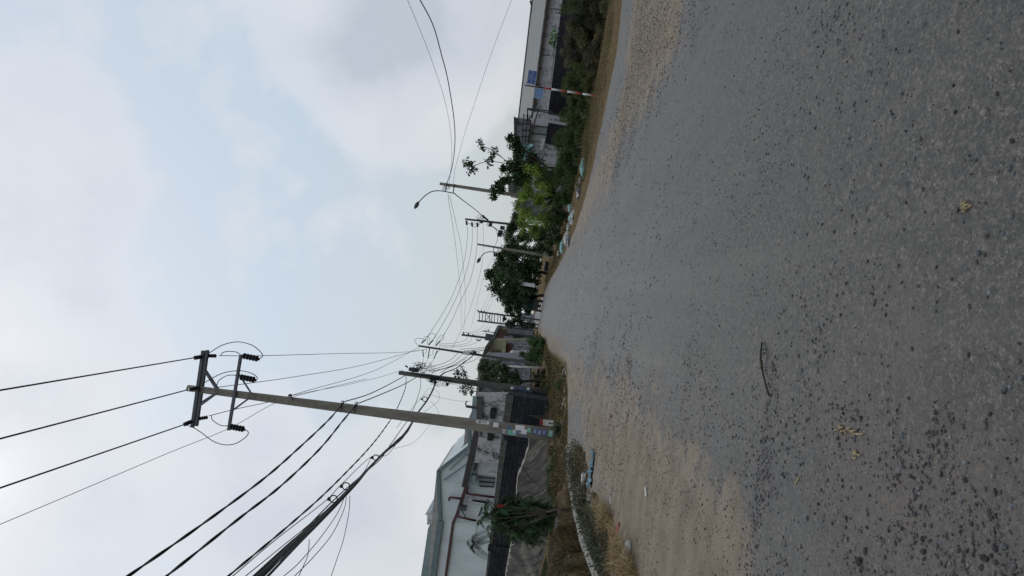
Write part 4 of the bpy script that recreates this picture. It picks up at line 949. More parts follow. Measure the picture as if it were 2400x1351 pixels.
# ---- right: long warehouse behind the sooty wall
q0, q1 = at(1318, 0, 41), at(1286, 255, 49); dq = q1-q0
qa = q0-dq*.5; qb = q0+dq*1.9
bw = thing('block_wall', 'sooty dark block wall behind the scrub and street signs on the right', 'wall', [q0[0], q0[1], 0])
wallrun(bw, 'blockwork', qb, qa, -.2, q0[2]+(q1[2]-q0[2])*1.9, q0[2]-(q1[2]-q0[2])*.5, .2, 'brick2')
wh = thing('warehouse', 'long warehouse with ribbed pale grey roof above a stained white wall on the right', 'building', [at(1280, 130, 58)[0], 58, 0])
e0, e1 = at(1284, 0, 53), at(1248, 275, 60); de = e1-e0; r0, r1 = at(1251, 0, 66), at(1219, 275, 73); dr = r1-r0
ea_, eb_ = e0-de*.4, e0+de*1.15; ra_, rb_ = r0-dr*.4, r0+dr*1.15
wallrun(wh, 'wall', eb_, ea_, -.2, eb_[2], ea_[2], .3, 'mould2')
mb = MB(); ov = np.array([0,-.6,.0]); mb.prism([ea_+ov, eb_+ov, rb_, ra_], (0, .0, .12)); mb.build('roof', M['corr'], wh)
mb = MB(); mb.bar(ra_+np.array([0,0,.1]), rb_+np.array([0,0,.1]), .25, .18); mb.build('ridge_cap', M['dark_steel'], wh)
mb = MB(); mb.bar(ea_+np.array([0,-.66,-.02]), eb_+np.array([0,-.66,-.02]), .12, .14); mb.build('gutter', M['dark_steel'], wh)
slab(wh, 'gable_wall', [(1221,272),(1247,276),(1300,284),(1300,278),(1250,268)], 61, 8, 'mould2')
bars(wh, 'downpipe', [((1284,20),(1319,24)), ((1302,30),(1316,33))], 52.4, .06, 'old_concrete')
mold = slab(wh, 'ledge', [(1297,130),(1299,130),(1293,185),(1291,185)], 52.0, 1.6, 'yellow')
slab(wh, 'side_wall', [(1250,262),(1282,266),(1331,272),(1329,292),(1280,288),(1252,286)], 49.5, 1.0, 'mould2')
mw = thing('roof_antenna', 'thin rusty aerial on the warehouse ridge at the upper right edge', 'antenna', at(1252, 6, 66))
bars(mw, 'mast', [((1252,6),(1241,4)), ((1251,60),(1243,2))], 66, .08, 'dark_steel'); bars(mw, 'crossbar', [((1243,0),(1243,9)), ((1247,-1),(1247,9))], 66, .07, 'dark_steel')
# small flat roofed house
YS = 48.
sh = thing('house', 'small flat-roofed house with soot-black parapet and white-framed window behind the right tree', 'house', [at(1300, 320, YS)[0], YS, 0])
slab(sh, 'wall', [(1236,279),(1240,275),(1330,290),(1318,420),(1228,410)], YS, 6, 'mould2')
slab(sh, 'parapet', [(1205,275),(1244,281),(1240,330),(1233,420),(1207,416)], YS-.6, 7, 'grime')
slab(sh, 'roof_edge', [(1204,274),(1208,274),(1210,417),(1206,417)], YS-.75, 7.3, 'old_concrete')
slab(sh, 'band', [(1236,286),(1285,292),(1278,332),(1240,330)], YS-.1, .08, 'cleanwall')
wd = slab(sh, 'window', [(1248,296),(1283,299),(1281,315),(1248,312)], YS-.2, .08, 'shutter')
bars(wd, 'frame', [((1247,295),(1284,298)), ((1247,313),(1282,316)), ((1248,295),(1247,313))], YS-.25, .07, 'old_concrete')
slab(sh, 'lower_wall', [(1285,288),(1332,296),(1326,345),(1277,335)], YS-.15, .12, 'brick2')
bars(sh, 'beam', [((1275,326),(1268,352))], YS-.5, .2, 'cleanwall')
fr = thing('rusty_frame', 'rusty steel canopy frame projecting in front of the small flat-roofed house', 'frame', gnd(1345, 262))
bars(fr, 'bar', [((1236,255),(1262,257)), ((1236,255),(1237,284)), ((1262,257),(1240,331)), ((1228,268),(1224,330)), ((1236,268),(1231,335)), ((1244,282),(1238,335)), ((1236,256),(1256,262)), ((1222,290),(1246,292)), ((1222,305),(1244,307)), ((1222,320),(1242,322)), ((1250,264),(1238,283))], YS-1.6, .08, 'dark_steel')
bars(fr, 'post', [((1262,257),(1294,262)), ((1258,260),(1335,274))], YS-1.6, .07, 'dark_steel')
nt_ = thing('shade_net', 'scrap of teal netting tangled in the tree before the small house', 'net', at(1250, 350, 46))
rngn = np.random.default_rng(3); V = []
for i in range(13):
    for j in range(9):
        p = at(1208+j*5.4+i*.5, 337+i*3.3, 46); n_ = mnoise.noise((i*.5, j*.5, 2.)); V.append(p+np.array([0, n_*.8, n_*.25]))
mb = MB(); mb.add(V, [(i*9+j, i*9+j+1, i*9+j+10, i*9+j+9) for i in range(12) for j in range(8) if rngn.random() > .25]); mb.build('netting', M['bag_teal'], nt_)
tk = thing('water_tank', 'dark rooftop water tank half hidden behind the nearer right lamp pole', 'water tank', at(1216, 442, 60))
mb = MB(); c = at(1216, 442, 60); mb.tube([c+np.array([0,0,a]) for a in (0,.1,.85,.95)], [.55,.62,.62,.3], 14); mb.build('tank', M['black_plastic'], tk, True)
bars(tk, 'rail', [((1197,432),(1214,433)), ((1197,432),(1198,462)), ((1198,462),(1226,466)), ((1206,470),(1228,474)), ((1214,430),(1217,470))], 60, .07, 'dark_steel')
mb = MB(); b0 = at(1216, 450, 60); mb.box((b0[0], b0[1]+2, b0[2]/2), (3.5,4,b0[2])); mb.build('plinth', M['grime'], tk)
wp = thing('pillar_wall', 'white wall panel end peeping from under the dark trees near the truck', 'wall', [at(1250, 666, 96)[0], 96, 0])
slab(wp, 'panel', [(1221,661),(1254,666),(1253,674),(1220,668)], 96, .5, 'cleanwall'); slab(wp, 'cap', [(1221,655),(1225,655),(1224,669),(1220,668)], 95.7, .8, 'old_concrete')
# ================================================================== STREET SIGN
sg = thing('street_sign', 'red and white banded signpost with two blue street name plates', 'street sign', gnd(1399.6, 225.4))
sb, stp = gnd(1399.6, 225.4), at(1229, 200, 29.17); stp[0] = stp[0]
cols = ['red_paint','white_paint','red_paint','white_paint','red_paint','white_paint','red_paint','black_plastic','black_plastic']
ks = [1400, 1386, 1366, 1349, 1330, 1315, 1293, 1275, 1253, 1230]
for i in range(9):
    mb = MB(); f0 = (1400-ks[i])/170.; f1 = (1400-ks[i+1])/170.; mb.tube([sb+(stp-sb)*f0, sb+(stp-sb)*f1], .042 if i < 7 else .03, 12); mb.build('post_band', M[cols[i]], sg, True)
def plate(p0, p1, p2, p3, mat, lines, yo):
    """corners: px of top-near, top-far, bottom-far, bottom-near"""
    Y_ = 29.12+yo; P = pp([p0, p1, p2, p3], Y_); mb = MB(); mb.prism(P, (0, .02, 0)); pl_ = mb.build('name_plate', M[mat], sg)
    o = np.array(P); c = o.mean(0); rx = Vector(tuple(o[1]-o[0])).normalized(); up_ = Vector((0, -1, 0)).cross(rx)*-1
    if up_.z < 0: up_ = -up_
    wd_ = np.linalg.norm(o[1]-o[0]); hd_ = np.linalg.norm(o[3]-o[0])
    fm = MB()
    for a_, b_ in ((0,1),(1,2),(2,3),(3,0)): fm.bar(o[a_]+(c-o[a_])*.04+np.array([0,-.006,0]), o[b_]+(c-o[b_])*.04+np.array([0,-.006,0]), .012, .006)
    fm.build('border', M['white_paint'], pl_)
    for s, sz, dx, dz in lines:
        p = Vector(tuple(c))+rx*(dx*wd_)+up_*(dz*hd_)+Vector((0, -.008, 0))-sg.location
        nn = rx.cross(up_); mm = Matrix(((rx.x, up_.x, nn.x, 0), (rx.y, up_.y, nn.y, 0), (rx.z, up_.z, nn.z, 0), (0,0,0,1)))
        text(s, sz*hd_, M['white_paint'], pl_, Matrix.Translation(p) @ mm)
plate((1234,196.5), (1239,164), (1260,167), (1254,199.5), 'sign_blue', [('ĐƯỜNG', .17, -.02, .28), ('E.10 TRUNG DONG', .20, .0, -.02), ('12 BIS', .15, -.12, -.33)], -.06)
plate((1254,207), (1251,229.5), (1272,232), (1275,208.5), 'sign_blue2', [('ĐƯỜNG', .16, 0, .28), ('LÔ SỐ 8', .26, 0, -.02), ('P. BÀ RIA', .15, 0, -.33)], -.06)
# ================================================================== TRUCK
tkx = gnd(1271, 718); TY = tkx[1]
tr = thing('truck', 'small dark green truck seen from behind far down the road', 'truck', tkx)
X0 = tkx[0]; tr.scale = (1.1, 1.1, 1.12)
def T(name, c, s, mat, root=tr): mb = MB(); mb.box((X0+c[0], TY+c[1], c[2]), s); return mb.build(name, M[mat], root, bevel=.03)
T('chassis', (0, 1.2, .78), (1.5, 4.2, .28), 'black_plastic'); T('tail_bar', (0, -.75, 1.0), (1.85, .12, .75), 'black_plastic')
cb = T('cargo_bed', (0, 1.0, 1.35), (1.8, 3.2, .55), 'truck_green'); T('cab', (0, 3.4, 1.75), (1.7, 1.5, 1.5), 'truck_green')
T('cargo_cover', (0, .9, 2.0), (1.55, 2.8, .8), 'truck_green'); T('folded_sheet', (.05, .6, 2.55), (1.2, 1.2, .25), 'truck_blue')
T('lower_bumper', (0, -.75, .32), (1.5, .06, .08), 'black_plastic')
for sx_ in (-.78, .78):
    for yy in (0, 3.2):
        mb = MB(); mb.tube([(X0+sx_-.14, TY+yy, .42), (X0+sx_-.12, TY+yy, .42), (X0+sx_+.12, TY+yy, .42), (X0+sx_+.14, TY+yy, .42)], [.34,.42,.42,.34], 18); mb.build('wheel', M['rubber'], tr, False)
    T('tail_light', (sx_*.95, -.83, .9), (.16, .04, .1), 'red_paint')
mb = MB(); mb.tube([(X0-.25, TY+.5, .42), (X0+.15, TY+.5, .42)], .22, 12); mb.build('axle_housing', M['black_plastic'], tr)
# ================================================================== VEGETATION
def leaves(P, Nrm, L, Wd, col, jitter=.25, fold=.25):
    """diamond leaves: P centres (n,3), Nrm leaf axis directions, lengths, widths, colours"""
    n = len(P); ax_ = Nrm/np.linalg.norm(Nrm, axis=1, keepdims=True)
    rnd = rng.normal(size=(n, 3)); s = np.cross(ax_, rnd); s /= np.linalg.norm(s, axis=1, keepdims=True)+1e-9
    up = np.cross(s, ax_); L = np.broadcast_to(L, (n,))[:, None]; Wd = np.broadcast_to(Wd, (n,))[:, None]
    V = np.stack([P, P+ax_*L*.5+s*Wd*.5+up*Wd*fold, P+ax_*L, P+ax_*L*.5-s*Wd*.5+up*Wd*fold], 1).reshape(-1, 3)
    Fc = np.arange(4*n).reshape(n, 4)
    return V, Fc, np.repeat(col, 4, 0)
def blob_points(n, c, r, shell=.45):
    d = rng.normal(size=(n, 3)); d /= np.linalg.norm(d, axis=1, keepdims=True)
    q = (shell+(1-shell)*rng.random(n))**.7
    lump = 1+.30*np.sin(d[:, 0]*5+c[0])*np.cos(d[:, 2]*4+c[2])+.15*np.sin(d[:, 1]*9)
    return c+d*(q*lump)[:, None]*np.array(r), d
def tree_thing(name, label, cat, base, clumps, leafL, leafW, col, dens, group=None, trunk=None, limb=.05, droop=.4, colvar=.3, twigs=0, sub=True, bark='bark', cov=1.9):
    """clumps: (px,py,Y,r px[,squash]); every clump is split in small sub-clumps so the outline is ragged"""
    root = thing(name, label, cat, base, group)
    VV, FF, CC = [], [], []; k = 0; cl = []
    for c in clumps:
        px, py, Y, r = c[:4]; ctr = at(px, py, Y); R = r*Y/1600.
        cl.append((ctr, R))
        m = max(9, int(9+R*4)) if sub else 1; R *= 1.12
        for i in range(m):
            if sub:
                d = rng.normal(size=3); d /= np.linalg.norm(d); sc_ = ctr+d*R*rng.uniform(.15, .8); sr = R*rng.uniform(.28, .5)
            else: sc_, sr = ctr, R
            n = int(min(1500, cov*7.0*sr*sr/(leafL*leafW)))+6
            P, d = blob_points(n, sc_, (sr, sr, sr*.8), .2); ax_ = d+rng.normal(size=(n, 3))*.7; ax_[:, 2] -= droop
            tone = 1.4*rng.uniform(1-colvar*1.6, 1+colvar*1.8); hue = rng.uniform(-.12, .14)
            cc = np.array(col)*tone*(1+rng.normal(size=(n, 1))*.18); cc[:, 0] *= 1+hue; cc = np.clip(cc, .004, 1)
            v, f_, c_ = leaves(P, ax_, leafL*rng.uniform(.6, 1.3, n), leafW*rng.uniform(.7, 1.2, n), cc)
            VV.append(v); FF.append(f_+k); CC.append(c_); k += len(v)
    V = np.concatenate(VV); keep = None
    V[:, 2] = np.maximum(V[:, 2], .02)
    np_mesh('foliage', V, np.concatenate(FF), M['leaf'], root, np.concatenate(CC))
    if trunk is not None:
        mb = MB(); b = Vector(tuple(base)); cm = np.mean([c[0] for c in cl], 0); tw = Vector(tuple(cm)); fork = b+(tw-b)*.45
        fork.x = b.x*.6+tw.x*.4
        mb.tube(smooth([b-Vector((0,0,.1)), b+(fork-b)*.5+Vector((trunk*.5,0,0)), fork], 4), [trunk*(1-.04*i) for i in range(9)], 8)
        mb.build('trunk', M[bark], root, True)
        mb = MB()
        for ctr, R in cl:
            e = Vector(tuple(ctr)); mid = (fork+e)/2+Vector((rng.uniform(-.1,.1)*R, rng.uniform(-.1,.1), .12*R)); P = smooth([fork, mid, e], 4)
            mb.tube(P, list(np.linspace(max(trunk*.5, limb), limb*.3, len(P))), 5)
            for _ in range(twigs):
                d = Vector(tuple(rng.normal(size=3))).normalized()*R*.9; mb.tube([e, e+d*.5+Vector((0,0,.05)), e+d], [limb*.3, limb*.2, limb*.08], 4)
        mb.build('limb', M[bark], root, True)
    return root
dk = (.030, .055, .012)
def base_at(px, py, Y): b = at(px, py, Y); b[2] = 0; return b
# right-hand row, near to far
tree_thing('shrub', 'dry sparse olive shrub at the upper photo edge behind the grass verge', 'shrub', base_at(1420, 30, 30), [(1345,-30,31,34),(1365,20,30.5,34),(1400,-20,30,28),(1405,45,30,26),(1348,60,31,28),(1335,20,31.5,22),(1415,15,29,20),(1390,10,30,26)], .10, .028, (.05,.055,.024), 34, 'dry shrubs along the right wall', .03, .02, .1, .4, 6)
tree_thing('shrub', 'brownish olive shrub with bare stems below the green clump on the wall', 'shrub', base_at(1405, 110, 31), [(1340,100,32.5,26),(1370,95,31,30),(1392,130,30.5,24),(1350,150,32.5,26),(1375,75,31,22),(1385,160,31,22),(1325,125,33,16),(1405,95,30,20)], .10, .028, (.055,.055,.026), 34, 'dry shrubs along the right wall', .03, .02, .1, .4, 6)
tree_thing('shrub', 'olive shrub directly right of the street sign post', 'shrub', base_at(1395, 180, 31.5), [(1342,190,33,28),(1368,170,32,28),(1385,195,31.5,24),(1330,215,34,24),(1360,215,33,26),(1385,222,31.5,20)], .10, .03, (.055,.070,.018), 44, 'dry shrubs along the right wall', .03, .02, .1, .4, 6)
tree_thing('shrub', 'dark green shrub directly left of the street sign post', 'shrub', base_at(1392, 265, 32), [(1345,245,34,24),(1370,255,33,24),(1350,290,34,28),(1378,290,33,24),(1325,268,36,18),(1385,260,32,18),(1360,320,33,22)], .11, .03, (.034,.056,.013), 56, 'dark bushes along the right verge', .03, .02, .2, .3, 4)
tree_thing('shrub', 'dense blackish green bush below the window of the small house', 'shrub', base_at(1380, 345, 34), [(1315,325,38,26),(1345,330,36,32),(1370,325,35,20),(1330,365,38,30),(1360,365,36,24)], .12, .032, dk, 64, 'dark bushes along the right verge', .04, .03, .2, .3, 4)
tree_thing('shrub', 'dense dark bush reaching down to the teal rubbish bag', 'shrub', base_at(1362, 410, 37), [(1320,400,40,30),(1345,400,38,24),(1300,425,42,30),(1335,430,39,20),(1325,455,41,24),(1310,470,42,22),(1290,450,43,20),(1350,420,38,16)], .12, .032, dk, 64, 'dark bushes along the right verge', .04, .03, .2, .3, 4)
vine = tree_thing('vine', 'bright green creeper hanging over the white wall ledge on the right', 'plant', at(1310, 95, 48), [(1298,80,48,9),(1296,98,48,9),(1308,90,47.8,8),(1303,110,48,7),(1311,105,47.8,6)], .16, .12, (.04,.10,.02), 110, None, None, sub=False)
tree_thing('broadleaf_tree', 'broadleaf tree with tall outlying sprays of leaves right of the nearer street lamp', 'tree', base_at(1330, 400, 44),
  [(1205,335,44,20),(1195,325,44,10),(1215,360,44,20),(1200,395,44,20),(1190,420,43,14),(1180,398,43,10),(1225,400,44,26),(1250,375,45,22),(1212,425,43,20)], .22, .12, (.02,.042,.013), 46, None, .10, .05, .35, .3, 5)
for lb, cs in (('leafy spray standing highest above the broadleaf tree against the sky', [(1092,382,44,9),(1102,392,44,11),(1110,400,44,7),(1100,404,44,5),(1086,385,44,5)]), ('small leafy spray nearest the top photo edge above the broadleaf tree', [(1122,333,44,6),(1127,342,44,7),(1129,351,44,4)]), ('elongated leafy spray midway above the broadleaf tree', [(1158,352,44,8),(1152,364,44,9),(1146,378,44,8),(1144,388,44,5)])):
    c0 = at(*cs[0][:3]); sp = tree_thing('leafy_branch', lb, 'branch', c0, cs, .24, .11, (.02,.042,.014), 75, 'tall sprays of the broadleaf tree', None, droop=1.0, sub=False, colvar=.3)
    mb = MB(); e = at(*cs[1][:3]); b2 = at(1195, 385, 44); mid = (b2+e)/2+np.array([.25, 0, .15]); mb.tube(smooth([b2, mid, e], 5), .022, 5); mb.build('stem', M['bark'], sp, True)
def frond_tree(name, label, base, clumps, col, n_per, fl=.55, pin=.13, group=None, droop=.7, trunk=.08, npin=12, pw=.022, spread=1., dm=3.):
    root = thing(name, label, 'tree', base, group); VV, CC = [], []
    for (px, py, Y, r) in clumps:
        ctr = at(px, py, Y); R = r*Y/1600.; m = int(n_per*R*R*dm)+5
        tone0 = rng.uniform(.8, 1.35)
        for i in range(m):
            d = rng.normal(size=3); d /= np.linalg.norm(d); s = ctr+d*R*rng.uniform(.1, .85)
            a = d*spread+rng.normal(size=3)*.6; a /= np.linalg.norm(a); L = fl*rng.uniform(.6, 1.2); tone = tone0*rng.uniform(.65, 1.35)
            t = np.linspace(.08, 1, npin); C = s+a*L*t[:, None]+np.array([0,0,-1])*(droop*L*t**2)[:, None]
            tan = a+np.array([0,0,-2*droop])*t[:, None]; tan /= np.linalg.norm(tan, axis=1, keepdims=True)
            side = np.cross(tan, np.array([0, .3, 1.])); side /= np.linalg.norm(side, axis=1, keepdims=True)+1e-6
            for sg_ in (-1, 1):
                pl_ = pin*np.sin(np.pi*(.15+.8*t))[:, None]; e = C+side*sg_*pl_+tan*pl_*.45+np.array([0,0,-.25])*pl_; w_ = tan*pw
                VV.append(np.stack([C-w_*.5, C+w_*.5, e+w_*.35, e-w_*.35], 1).reshape(-1, 3)); CC.append(np.tile(np.array(col)*tone*rng.uniform(.9, 1.1, 3), (len(t)*4, 1)))
    V = np.concatenate(VV); V[:, 2] = np.maximum(V[:, 2], height(V[:, 0], V[:, 1])+.02); Fc = np.arange(len(V)).reshape(-1, 4)
    np_mesh('foliage', V, Fc, M['leaf'], root, np.concatenate(CC))
    b = Vector(tuple(base)); cs = [at(*c[:3]) for c in clumps]; cm = Vector(tuple(np.mean(cs, 0))); fork = b+(cm-b)*.35
    mb = MB(); mb.tube([b-Vector((0,0,.15)), b+(fork-b)*.5, fork], [trunk, trunk*.85, trunk*.7], 8); mb.build('trunk', M['bark'], root, True)
    mb = MB()
    for c in cs:
        e = Vector(tuple(c)); P = smooth([fork, (fork+e)/2+Vector((rng.uniform(-.1,.1), 0, .1)), e], 4); mb.tube(P, list(np.linspace(trunk*.5, trunk*.12, len(P))), 5)
    mb.build('limb', M['bark'], root, True); return root
tree_thing('acacia_tree', 'bright yellow-green feathery tree wrapped around the nearer street lamp pole', 'tree', base_at(1325, 455, 45),
  [(1250,400,43,24),(1275,405,43,20),(1262,430,43,24),(1285,440,42,22),(1240,445,43,22),(1225,460,43,20),(1260,470,43,26),(1290,470,48,18),(1300,425,42,18),(1210,480,46,14),(1230,495,44,22),(1262,510,43,24),(1285,505,48,18),(1295,488,48,12),(1225,530,45,18),(1250,540,45,18),(1235,425,44,16)], .17, .05, (.12,.18,.03), 0, None, .10, .045, .8, .4, 5, cov=1.15)
tree_thing('leafy_branch', 'dark leaf cluster overlapping the nearer right lamp pole against the sky', 'branch', at(1170, 445, 44.5), [(1160,445,44.5,10),(1168,432,44.5,9),(1178,424,44.5,10),(1155,462,44.5,8),(1175,445,44.5,9)], .24, .11, (.02,.042,.014), 70, None, .03, .02, .8, .3, 2)
for lb, b, cl, col in (('dark green tree filling the gap behind the insulator pole', base_at(1290, 540, 60), [(1215,525,62,20),(1210,505,62,12),(1195,535,62,18),(1225,555,62,20),(1250,552,60,18),(1270,540,56,18),(1200,575,84,18),(1190,555,84,14),(1230,585,84,18)], (.022,.045,.013)),
  ('low green bush by the verge at the foot of the farther street lamp', base_at(1300, 570, 52), [(1305,500,45,18),(1300,520,46,22),(1320,510,44,12),(1285,520,48,22),(1290,560,52,20),(1305,565,50,14),(1270,555,54,22),(1270,580,55,18),(1300,540,48,14),(1285,590,56,12),(1305,520,45,14)], (.028,.05,.015))):
    tree_thing('broadleaf_tree', lb, 'tree', b, cl, .22, .10, col, 38, 'trees along the right verge', .14, .06, .3, .3, 3)
for lb, b, cl, col in (('very dark round tree, its top the highest of the far right trees', base_at(1262, 640, 105), [(1150,645,108,14),(1160,665,106,20),(1165,630,108,18),(1185,650,104,26),(1180,610,104,18),(1210,640,100,26),(1205,605,98,22),(1235,625,98,20),(1235,655,100,18),(1190,590,98,16),(1215,590,96,18),(1240,600,96,16),(1250,635,98,14),(1252,612,96,14),(1225,640,98,22),(1190,630,102,24),(1170,600,104,12),(1225,665,104,18),(1195,670,106,20),(1152,640,108,8),(1142,650,108,7),(1250,590,90,14),(1262,600,88,11),(1262,622,92,10),(1258,645,98,10),(1256,662,102,9)], (.020,.040,.012)),
  ('very dark tree overhanging the truck at the end of the right side', base_at(1255, 690, 118), [(1175,685,120,20),(1185,705,120,18),(1205,680,118,24),(1210,710,120,20),(1195,725,124,13),(1230,690,116,18),(1232,712,118,14),(1215,738,128,8),(1200,738,128,6),(1240,675,112,14),(1248,690,118,10),(1220,695,118,20),(1195,690,118,20),(1235,728,124,12),(1248,715,122,8),(1212,728,124,14),(1254,682,112,8),(1252,697,118,7)], (.018,.036,.014))):
    tree_thing('broadleaf_tree', lb, 'tree', b, cl, .40, .24, col, 15, 'far dark trees on the right', .28, .1, .3, .35, 3)
# left side
tree_thing('broadleaf_tree', 'leafy tree behind the cluttered dark pole on the left', 'tree', base_at(1282, 895, 40),
  [(1140,865,42,16),(1160,855,42,16),(1150,880,41,18),(1175,870,41,20),(1185,890,40,18),(1135,850,43,10),(1130,888,41,8),(1155,900,40,12),(1200,905,39,14),(1128,930,39,8),(1140,945,38,10),(1155,935,38,12),(1165,955,38,8),(1185,925,38,12),(1205,880,40,14),(1125,862,42,8)], .26, .085, (.035,.055,.025), 38, None, .11, .05, 1.0, .35, 4)
for lb, cl in (('leaf sprig sticking out above the cluttered pole on its road side', [(1068,874,37,6),(1082,872,37,8),(1090,885,37,7),(1075,883,37,6)]), ('leaf sprig sticking out under the cluttered pole on its left side', [(1080,912,35,6),(1090,908,35,8),(1102,912,35,8),(1085,920,35,4)])):
    tree_thing('leafy_branch', lb, 'branch', at(*cl[0][:3]), cl, .2, .09, (.022,.035,.016), 90, None, None, sub=False, droop=.8)
tree_thing('shrub', 'round bright green shrub at the road edge before the yellow house', 'shrub', base_at(1283, 825, 56), [(1252,805,58,18),(1262,825,57,20),(1245,830,58,16),(1270,805,56,14),(1235,845,58,10),(1225,832,60,8),(1272,840,55,12),(1250,845,57,14)], .2, .08, (.03,.07,.018), 60, 'left roadside shrubs', .08, .05, .3, .25, 3)
tree_thing('shrub', 'dark low shrub between the white globe post and the cluttered pole', 'shrub', base_at(1286, 885, 42), [(1255,885,44,14),(1268,890,42,13),(1275,875,44,10),(1260,905,40,10),(1275,908,38,9)], .16, .07, (.02,.032,.014), 60, 'left roadside shrubs', .05, .03, .3, .3, 3)
tree_thing('shrub', 'yellow green weeds at the foot of the cluttered pole', 'shrub', base_at(1290, 905, 37), [(1276,900,37,8),(1281,910,36,7),(1276,915,36,5)], .12, .03, (.07,.085,.02), 90, 'left roadside shrubs', .02, .02, .1, .3, 3)
tree_thing('shrub', 'dark hedge below the twin-post frame at the far left end', 'shrub', base_at(1252, 760, 128), [(1195,757,130,7),(1205,753,130,8),(1215,752,130,8),(1225,760,130,10),(1238,760,128,10),(1246,764,126,7),(1190,762,132,5),(1182,748,132,4),(1200,765,131,6)], .45, .2, (.02,.032,.015), 24, None, .1, .06, .3, .3, 3)
frond_tree('acacia_shrub', 'dark feathery-leaved shrub growing beside the weedy drain, red rag in its crown', gnd(1326, 1190),
  [(1160,1205,18.5,20),(1185,1195,18.4,26),(1185,1225,18.3,24),(1215,1190,18.4,28),(1215,1225,18.2,28),(1245,1195,18.4,26),(1245,1225,18.2,28),(1240,1255,18.,20),(1270,1205,18.4,22),(1275,1235,18.2,18),(1200,1255,18.,16),(1135,1195,18.5,10),(1125,1215,18.4,8),(1145,1240,18.2,8),(1290,1190,18.5,14)], (.034,.075,.026), 260, .30, .075, None, .8, .028, 14, .016)
for lb, cl in (('curved feathery frond reaching up over the block wall left of the shrub', [(1112,1275,18.3,5),(1102,1262,18.3,4),(1108,1288,18.3,4)]),):
    frond_tree('leafy_branch', lb, gnd(1326, 1195), cl, (.018,.04,.014), 260, .40, .08, None, .9, .010, 16, .014)
rg = thing('red_rag', 'small red cloth caught in the top of the feathery shrub', 'cloth', at(1177, 1185, 18.1))
mb = MB(); V = [at(1166+j*3.2, 1183+i*2+(j % 2), 18.1)+np.array([0, .06*math.sin(i*2+j*3), 0]) for i in range(4) for j in range(6)]; mb.add(V, [(i*6+j, i*6+j+1, i*6+j+7, i*6+j+6) for i in range(3) for j in range(5)]); o = mb.build('cloth', M['redcloth'], rg, True); md = o.modifiers.new('t', 'SOLIDIFY'); md.thickness = .01
for i, (a, b, c) in enumerate((((1183,1150),(1205,1160),(1235,1180)), ((1300,1190),(1330,1180),(1345,1160)), ((1140,1170),(1160,1185),(1195,1200)))):
    s_ = thing('twig', ['bare pale twig poking out of the feathery shrub over the block wall', 'bare twig leaning from the shrub foot over the drain', 'bare twig near the oval niche rising from the shrub'][i], 'twig', at(*c, 18.1)); mb = MB(); mb.tube(smooth([at(*a, 18.1), at(*b, 18.1), at(*c, 18.2)], 4), [.012]*9, 5); mb.build('stem', M['bark'], s_, True)
# ---- grasses
def grass(name, label, polys, n, h0, h1, cols, w_=.012, lean=.5, cat='grass'):
    """polys in plan"""
    PX, PY = [], []
    for poly, share in polys:
        xs = [p[0] for p in poly]; ys = [p[1] for p in poly]; need = int(n*share); gx_, gy_ = [], []
        while sum(map(len, gx_)) < need:
            X = rng.uniform(min(xs), max(xs), 20000); Y = rng.uniform(min(ys), max(ys), 20000); k = (sdist(X, Y, poly) > 0) & (fbm(X, Y, 1.5, 41)+.25*rng.random(20000) > .6)
            gx_.append(X[k]); gy_.append(Y[k])
            if not k.any(): break
        PX.append(np.concatenate(gx_)[:need]); PY.append(np.concatenate(gy_)[:need])
    X = np.concatenate(PX); Y = np.concatenate(PY); n = len(X); Z = height(X, Y)-.01
    hmul = .15+3.*np.clip(fbm(X, Y, .9, 51)-.25, 0, 1)**1.3; L = rng.uniform(h0, h1, n)*hmul; an = rng.uniform(0, 6.28, n); le = rng.uniform(.1, lean, n)
    dx, dy = np.cos(an)*le, np.sin(an)*le; sa_ = rng.uniform(0, 6.28, n); wx, wy = np.cos(sa_)*w_/2, np.sin(sa_)*w_/2*.5
    B = np.stack([X, Y, Z], 1); Mid = B+np.stack([dx*L*.35, dy*L*.35, L*.6], 1); Tp = B+np.stack([dx*L, dy*L, L*(1-.3*le)], 1); Wv = np.stack([wx, wy, wx*0], 1)
    V = np.stack([B-Wv, B+Wv, Mid+Wv*.8, Mid-Wv*.8, Tp], 1).reshape(-1, 3); k = np.arange(n)[:, None]*5
    Fc = np.concatenate([k+np.array([0,1,2,3])], 0)
    q = np.concatenate([k+np.array([3,2,4,4])], 0)
    me_c = np.array(cols)[np.clip((fbm(X, Y, .8, 61)*1.6-.3+rng.normal(size=n)*.25)*len(cols), 0, len(cols)-1).astype(int)]*rng.uniform(.6, 1.4, (n, 1))
    # tip triangles as their own tiny quads
    T2 = np.stack([Mid-Wv*.8, Mid+Wv*.8, Tp+Wv*.1, Tp-Wv*.1], 1).reshape(-1, 3)
    V4 = np.stack([B-Wv, B+Wv, Mid+Wv*.8, Mid-Wv*.8], 1).reshape(-1, 3)
    VV = np.concatenate([V4, T2]); FF = np.arange(len(VV)).reshape(-1, 4); CC = np.concatenate([np.repeat(me_c, 4, 0)]*2)
    o = np_mesh(name, VV, FF, M['leaf'], None, CC); return tag(o, label, cat, kind='stuff')
dry = [(.16,.12,.055), (.12,.10,.045), (.20,.155,.08), (.07,.075,.03)]; grn = [(.045,.065,.02), (.09,.085,.03), (.17,.11,.05), (.12,.07,.035), (.03,.05,.016)]
PV1 = G([(1436,-60),(1430,20),(1415,90),(1408,150),(1400,225),(1392,290),(1386,350),(1378,400),(1365,440),(1352,440),(1366,400),(1374,350),(1382,280),(1388,200),(1396,120),(1408,40),(1415,-60)])
PV1b = G([(1450,-60),(1444,60),(1432,150),(1422,220),(1408,290),(1396,350),(1384,400),(1366,440),(1378,400),(1386,350),(1392,290),(1400,225),(1408,150),(1415,90),(1430,20),(1436,-60)])
